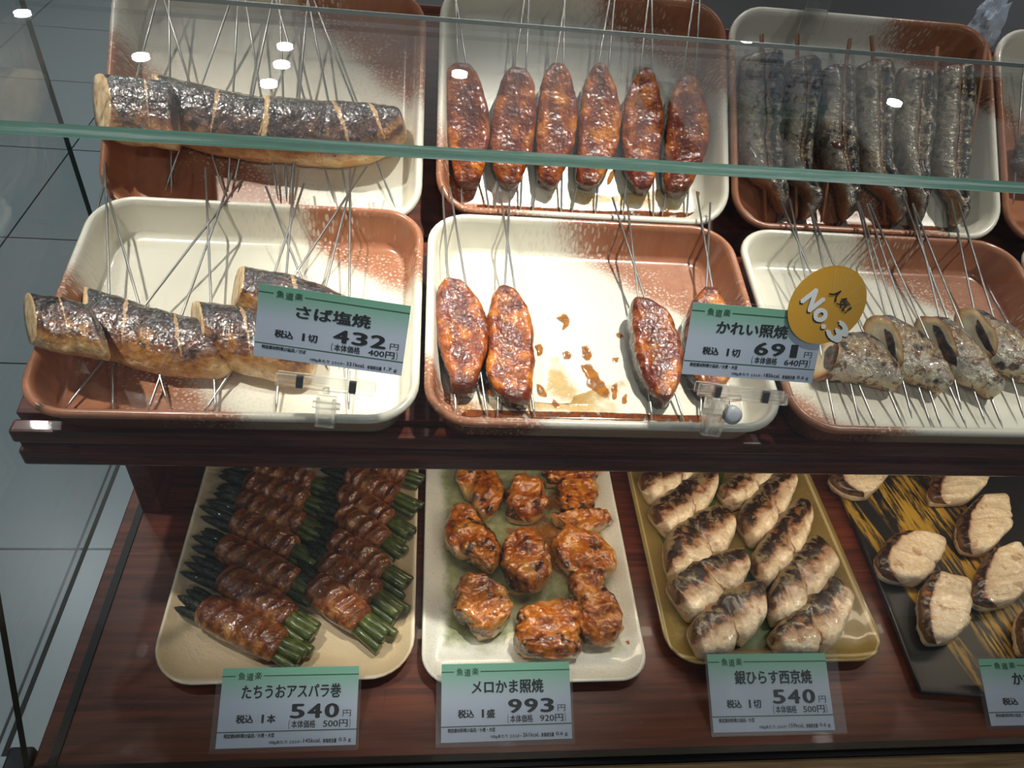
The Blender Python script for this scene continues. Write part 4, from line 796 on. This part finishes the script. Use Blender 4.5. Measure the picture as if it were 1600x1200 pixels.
def price_tag(label, corners, pl, lines, sleeve=(0.004, 0.002, 0.004, 0.002)):
    TL, TR, BR, BL = [on(*c, pl) for c in corners]; n = pl[1]
    ex = ((TR - TL) + (BR - BL)) / 2; W = ex.length; ex.normalize(); eu = ((TL - BL) + (TR - BR)) / 2; eu = eu - ex * eu.dot(ex); H = eu.length; eu.normalize()
    c = (TL + TR + BR + BL) / 4; o = empty('price_tag', c - eu * H / 2); tag(o, label, 'price tag', 'printed price tags'); og = o.location
    at = lambda x, y, h=0.0: c + ex * (x - .5) * W + eu * (.5 - y) * H + n * h
    def sheet(name, x0, x1, y0, y1, h, th, m):
        P = [at(x0, y1, h), at(x1, y1, h), at(x1, y0, h), at(x0, y0, h)]; v = P + [p + n * th for p in P]
        f = [(3, 2, 1, 0), (4, 5, 6, 7)] + [(i, (i + 1) % 4, 4 + (i + 1) % 4, 4 + i) for i in range(4)]
        uv = [[(0, 0)] * 4, [(0, 0), (1, 0), (1, 1), (0, 1)]] + [[(0, 0)] * 4] * 4
        q = mesh_obj(name, v, f, m, og, o, uvs=uv, smooth=False); return q
    sheet('card', 0, 1, 0, 1, 0, .0004, CARD)
    l, r, b, t = [k for k in sleeve]
    sheet('clear_sleeve', -l / W, 1 + r / W, -t / H, 1 + b / H, -.0003, .0013, THIN)
    V, Fc = [], []
    for x0, x1, y in ((0, .095, .105), (.30, 1, .105), (0, 1, .805)):
        k = len(V); V += [at(x0, y + .006, .0006), at(x1, y + .006, .0006), at(x1, y - .006, .0006), at(x0, y - .006, .0006)]; Fc.append((k, k + 1, k + 2, k + 3))
    mesh_obj('green_rule', V, Fc, GREEN_INK, og, o, smooth=False)
    base = [('shop_lettering', '魚', .115, .165, .055, .155, .02, GREEN_INK), ('shop_lettering', '道', .175, .225, .065, .165, .02, GREEN_INK), ('shop_lettering', '楽', .235, .285, .055, .150, .02, GREEN_INK)]
    groups = {}
    for nm, body, x0, x1, y0, y1, bold, mm in base + [(*q, INK) for q in lines]:
        tv, tf = text_mesh(body, bold); g = groups.setdefault(nm, ([], [], mm)); k = len(g[0])
        g[0].extend(at(x0 + (x1 - x0) * a, y1 + (y0 - y1) * b_, .0006 + c_) for a, b_, c_ in tv); g[1].extend(tuple(i + k for i in q) for q in tf)
    for nm, (gv, gf, mm) in groups.items(): mesh_obj(nm, gv, gf, mm, og, o, smooth=False)
    return o, at, W, H, n
def std(name, nx, price, tax, base, sm, kc, na):
    return [('product_lettering', name, nx[0], nx[1], .215, .40, .035, ), ('price_lettering', '税込', .125, .25, .59, .70, .045), ('price_lettering', tax[0], .308, .325, .595, .70, .0), ('price_lettering', tax[1], .345, .41, .595, .705, .04),
            *[('price_lettering', d, x + (.025 if d == '1' else 0), x + (.080 if d == '1' else .108),   .47, .655, .01 if d == '1' else .036) for d, x in zip(price, (.51, .635, .76))], ('price_lettering', '円', .895, .955, .56, .645, .0),
            ('price_lettering', '（', .505, .515, .665, .785, .01), ('price_lettering', '本体価格', .525, .70, .675, .775, .02), ('price_lettering', base + '円', .755, .935, .68, .775, .015), ('price_lettering', '）', .945, .955, .665, .785, .01),
            ('small_print', '特定原材料等27品目／' + sm, .05, .05 + .0225 * (11 + len(sm)), .825, .88, .05), ('small_print', '100gあたり', .375, .505, .92, .97, .02), ('small_print', 'エネルギー', .52, .61, .92, .965, .02),
            ('small_print', kc + 'kcal,', .62, .745, .905, .965, .015), ('small_print', '食塩相当量', .76, .86, .91, .965, .03), ('small_print', na + ' g', .875, .965, .905, .965, .015)]
LOW = tilted(0.2325, 0.0012, 27)
price_tag('white and green price tag reading 540 yen, leaning on the beige plate', [(344, 1045), (560, 1040), (557, 1164), (342, 1169.5)], LOW, std('たちうおアスパラ巻', (.15, .875), '540', '1本', '500', '小麦・大豆', '145', '0.5'))
price_tag('white and green price tag reading 993 yen, leaning on the pale green plate', [(691, 1038), (892, 1033.5), (891, 1154), (688, 1161)], LOW, std('メロかま照焼', (.23, .79), '993', '1盛', '920', '小麦・大豆', '261', '0.6'))
price_tag('white and green price tag reading 540 yen, leaning on the olive plate', [(1106, 1021.5), (1293, 1021), (1300, 1140), (1113, 1145.6)], LOW, std('銀ひらす西京焼', (.21, .86), '540', '1切', '500', '大豆', '159', '0.6'), (.002, .010, .003, .002))
price_tag('white and green price tag cut off by the right edge, before the black slab', [(1542, 1029), (1729, 1028), (1732, 1130), (1534, 1135)], LOW,
          [('product_lettering', 'かれい', .24, .50, .215, .40, .035), ('price_lettering', '税込', .125, .25, .59, .70, .045), ('price_lettering', '1切', .305, .41, .595, .705, .03), ('small_print', '特定原材料等27品目／大豆', .05, .32, .825, .875, .03)])
def upper_plane(px, py, y, deg):
    p = on(px, py, (Vector((0, y, 0)), Vector((0, 1, 0)))); return (p, Vector((0, -math.sin(rad(deg)), math.cos(rad(deg)))))
UP1 = upper_plane(512, 600, 0.352, 62); UP2 = upper_plane(1160, 600, 0.352, 62)
t1 = price_tag('tilted price tag reading 432 yen, clipped on the front left tray', [(404, 441), (642.5, 479), (627, 586), (397, 556)], UP1, std('さば塩焼', (.25, .75), '432', '1切', '400', 'さば', '321', '1.7'), (.001, .002, .012, .002))
t2 = price_tag('tilted price tag reading 691 yen with a round orange sticker on its corner', [(1087.5, 473), (1290, 489), (1269, 599), (1060, 583)], UP2, std('かれい照焼', (.20, .74), '691', '1切', '640', '小麦・大豆', '185', '0.6'), (.003, .003, .010, .002))
# the tag on the rear rim, above the picture, seen mirrored in the top glass
y3 = 0.728
v3 = (Vector((0, y3, 0)), Vector((0, -1, 0)))
def tag_up(label, x0, z0, wd, ht):
    pl = (Vector((0, y3, 0)), Vector((0, -1, 0)))
    pr = lambda P: (lambda c: (CX + F * c.x / c.z, CY + F * c.y / c.z))(ROT.transposed() @ (Vector(P) - EYE))
    cs = [pr((x0, y3, z0 + ht)), pr((x0 + wd, y3, z0 + ht)), pr((x0 + wd, y3, z0)), pr((x0, y3, z0))]
    return price_tag(label, cs, pl, [q for q in std('いわし焼', (.25, .75), '240', '1本', '222', '大豆', '150', '1.2')])
t3 = tag_up('price tag clipped on the rear rim, seen only mirrored in the top glass', 0.294, 0.452, 0.103, 0.062)

# clear plastic clips
def clip(label, anchor, bar, pl, jaw, rot=0.0):
    """bar: left and right end pixels of the tag holder; jaw: pixels of the clamp's top and foot."""
    n = pl[1]; L, R = on(*bar[0], pl), on(*bar[1], pl); ex = (R - L).normalized(); eu = n.cross(ex).normalized()
    if eu.z < 0: eu = -eu
    e = empty('tag_clip', on(*jaw[1], pl)); tag(e, label, 'clip', 'clear plastic tag clips'); og = e.location
    def bx(name, c, w_, h_, d_, m=PLASTIC, tilt=0.0, bev=.0008):
        q = eu * math.cos(tilt) + n * math.sin(tilt); nn = n * math.cos(tilt) - eu * math.sin(tilt)
        v = [c + ex * sx * w_ / 2 + q * sy * h_ / 2 + nn * sz * d_ / 2 for sx in (-1, 1) for sy in (-1, 1) for sz in (-1, 1)]
        o = mesh_obj(name, v, box_data(0, 1, 0, 1, 0, 1)[1], m, og, e, smooth=False); fix_normals(o); bevel_mesh(o, bev); return o
    c = (L + R) / 2; w_ = (R - L).length; h_ = .0085
    bx('tag_holder', c + n * .0035, w_, h_, .003); bx('tag_holder', c - n * .0035, w_, h_ * .9, .002)
    for s in (-.28, .28): bx('holder_bridge', c + ex * s * w_ * .95 - eu * h_ * .1, .0045, h_ * .9, .0042, plain('bridge_grey', C(70, 72, 74), .2))
    J0, J1 = on(*jaw[0], pl), on(*jaw[1], pl); m_ = (J0 + J1) / 2; jl = (J0 - J1).length
    d1 = (J0 - J1).normalized()
    tube('clip_stem', [c - eu * h_ * .4, J0.lerp(J1, .05)], [.0022, .0022], PLASTIC, e, seg=8)
    bx('clamp_jaw', m_ + n * .004, .0125, jl * .95, .0022, tilt=.16); bx('clamp_jaw', m_ - n * .003, .0125, jl * .95, .0022, tilt=-.16)
    bx('clamp_rib', m_ + n * .0058 + ex * .0048, .0018, jl * .8, .003, tilt=.16, bev=.0004); bx('clamp_rib', m_ + n * .0058 - ex * .0048, .0018, jl * .8, .003, tilt=.16, bev=.0004)
    a = m_ + d1 * jl * .12; tube('clamp_pin', [a - ex * .0085, a + ex * .0085], [.0024, .0024], PLASTIC, e, seg=12)
    return e
clip('clear plastic clip on the rim of the front left tray holding a tag', None, ((432, 590), (587, 607)), UP1, ((510, 612), (510, 668)))
c2 = clip('clear plastic clip on the sauce-smeared tray holding the stickered tag', None, ((1088, 606), (1228, 622)), UP2, ((1128, 622), (1100, 680)))
p = on(1139, 644, UP2) + UP2[1] * .006
v, f = tube_data([p - UP2[1] * .002, p + UP2[1] * .0015, p + UP2[1] * .0025], [.0062, .0062, .003], 20); mesh_obj('clamp_button', v, f, plain('milky_plastic', C(206, 208, 214), .3), c2.location, c2)
# the clip on the rear rim under the mirrored tag
e = empty('tag_clip', (0.345, 0.722, 0.40)); tag(e, 'clear plastic clip at the top rim of the tray of whole grey fish', 'clip', 'clear plastic tag clips')
o = box('clamp_jaw', .330, .352, .706, .709, .374, .420, PLASTIC, e, e.location, .0008); o = box('clamp_jaw', .330, .352, .728, .731, .376, .420, PLASTIC, e, e.location, .0008)
box('tag_holder', .312, .378, .722, .733, .424, .433, PLASTIC, e, e.location, .0008); box('clip_stem', .338, .344, .716, .726, .400, .428, PLASTIC, e, e.location, .0008)

# round sticker
SP = (UP2[0] + UP2[1] * .0018, UP2[1])
cx, cy = 1292, 476; ol = []
for i in range(64):
    a = 2 * math.pi * i / 64; lx, ly = 68.5 * math.cos(a), 53.5 * math.sin(a); t = rad(-44)
    ol.append(on(cx + lx * math.cos(t) - ly * math.sin(t), cy + lx * math.sin(t) + ly * math.cos(t), SP))
m = Mat('orange_sticker', rough=.45).coords(); n1 = m.noise(60, 3); m.set('color', m.mix(m.op('MULTIPLY', n1, .5), C(228, 164, 36), C(238, 184, 70))); STK = m.m
e = empty('popularity_sticker', sum(ol, Vector()) / 64); tag(e, 'round orange sticker reading No.3 stuck on the corner of the 691 yen tag', 'sticker')
prism('sticker_disc', ol, SP[1] * .0005, STK, e, e.location)
def px_text(name, body, p0, p1, p2, bold, m, lift):
    pl = (SP[0] + SP[1] * lift, SP[1]); o0, o1, o2 = on(*p0, pl), on(*p1, pl), on(*p2, pl); tv, tf = text_mesh(body, bold)
    mesh_obj(name, [o0 + (o1 - o0) * a + (o2 - o0) * b + SP[1] * c_ for a, b, c_ in tv], tf, m, e.location, e, smooth=False)
def run(name, body, o, d, ln, ht, bold, m, lift):
    t = Vector(d).normalized(); u = Vector((t.y, -t.x)); p0 = Vector(o); px_text(name, body, p0, p0 + t * ln, p0 + u * ht, bold, m, lift)
RAYM = plain('pale_sticker_rays', C(222, 176, 84), .5)
for q in ((1330, 425), (1318, 420), (1342, 448), (1345, 470), (1305, 422)):
    a, b = on(1294, 492, SP), on(*q, SP); s = (b - a).normalized().cross(SP[1]) * .0007; a = a.lerp(b, .45)
    prism('sticker_ray', [a - s * .3 + SP[1] * .0005, a + s * .3 + SP[1] * .0005, b + s + SP[1] * .0005, b - s + SP[1] * .0005], SP[1] * .0001, RAYM, e, e.location)
dN = (62, 78)
for body, k, ln in (('N', 0, 25), ('o', 27, 22), ('.', 51, 8), ('3', 62, 28)):
    t = Vector(dN).normalized(); p = Vector((1249, 470)) + t * k; ht = {'N': 34, 'o': 24, '.': 9, '3': 34}[body]
    run('number_shadow', body, p + Vector((-1.6, 1.8)), dN, ln, ht, .06, INK, .0007); run('number_lettering', body, p, dN, ln, ht, .06, WHITE_INK, .0010)
run('sticker_lettering', '人気!', (1294, 459), (26, 33), 41, 19, .03, INK, .0010)

# crumpled white bag behind the rear trays
bm = bmesh.new(); bmesh.ops.create_icosphere(bm, subdivisions=4, radius=1)
cb = on(1541, 40, (Vector((0, .775, 0)), Vector((0, 1, 0))))
V = []
for q in bm.verts:
    p = q.co; k = 1 + .45 * noise.noise(p * 2.2) + .25 * abs(noise.noise(p * 5)); V.append(cb + Vector((p.x * .014 * k, p.y * .012 * k, p.z * .026 * k)))
Fc = [[v.index for v in f.verts] for f in bm.faces]; bm.free()
V = [Vector((v.x, v.y, max(v.z, .2302) )) for v in V]
zb = min(v.z for v in V)
V = [Vector((v.x, v.y, v.z if v.z > cb.z - .01 else cb.z - .01 + (v.z - cb.z + .01) * (cb.z - .01 - .2302) / max(1e-6, (cb.z - .01 - zb)))) for v in V]
o = mesh_obj('crumpled_bag', V, Fc, plain('white_film', C(206, 216, 228), .4), (cb.x, cb.y, .23), smooth=False); tag(o, 'crumpled whitish plastic bag behind the rear trays at upper right', 'bag')
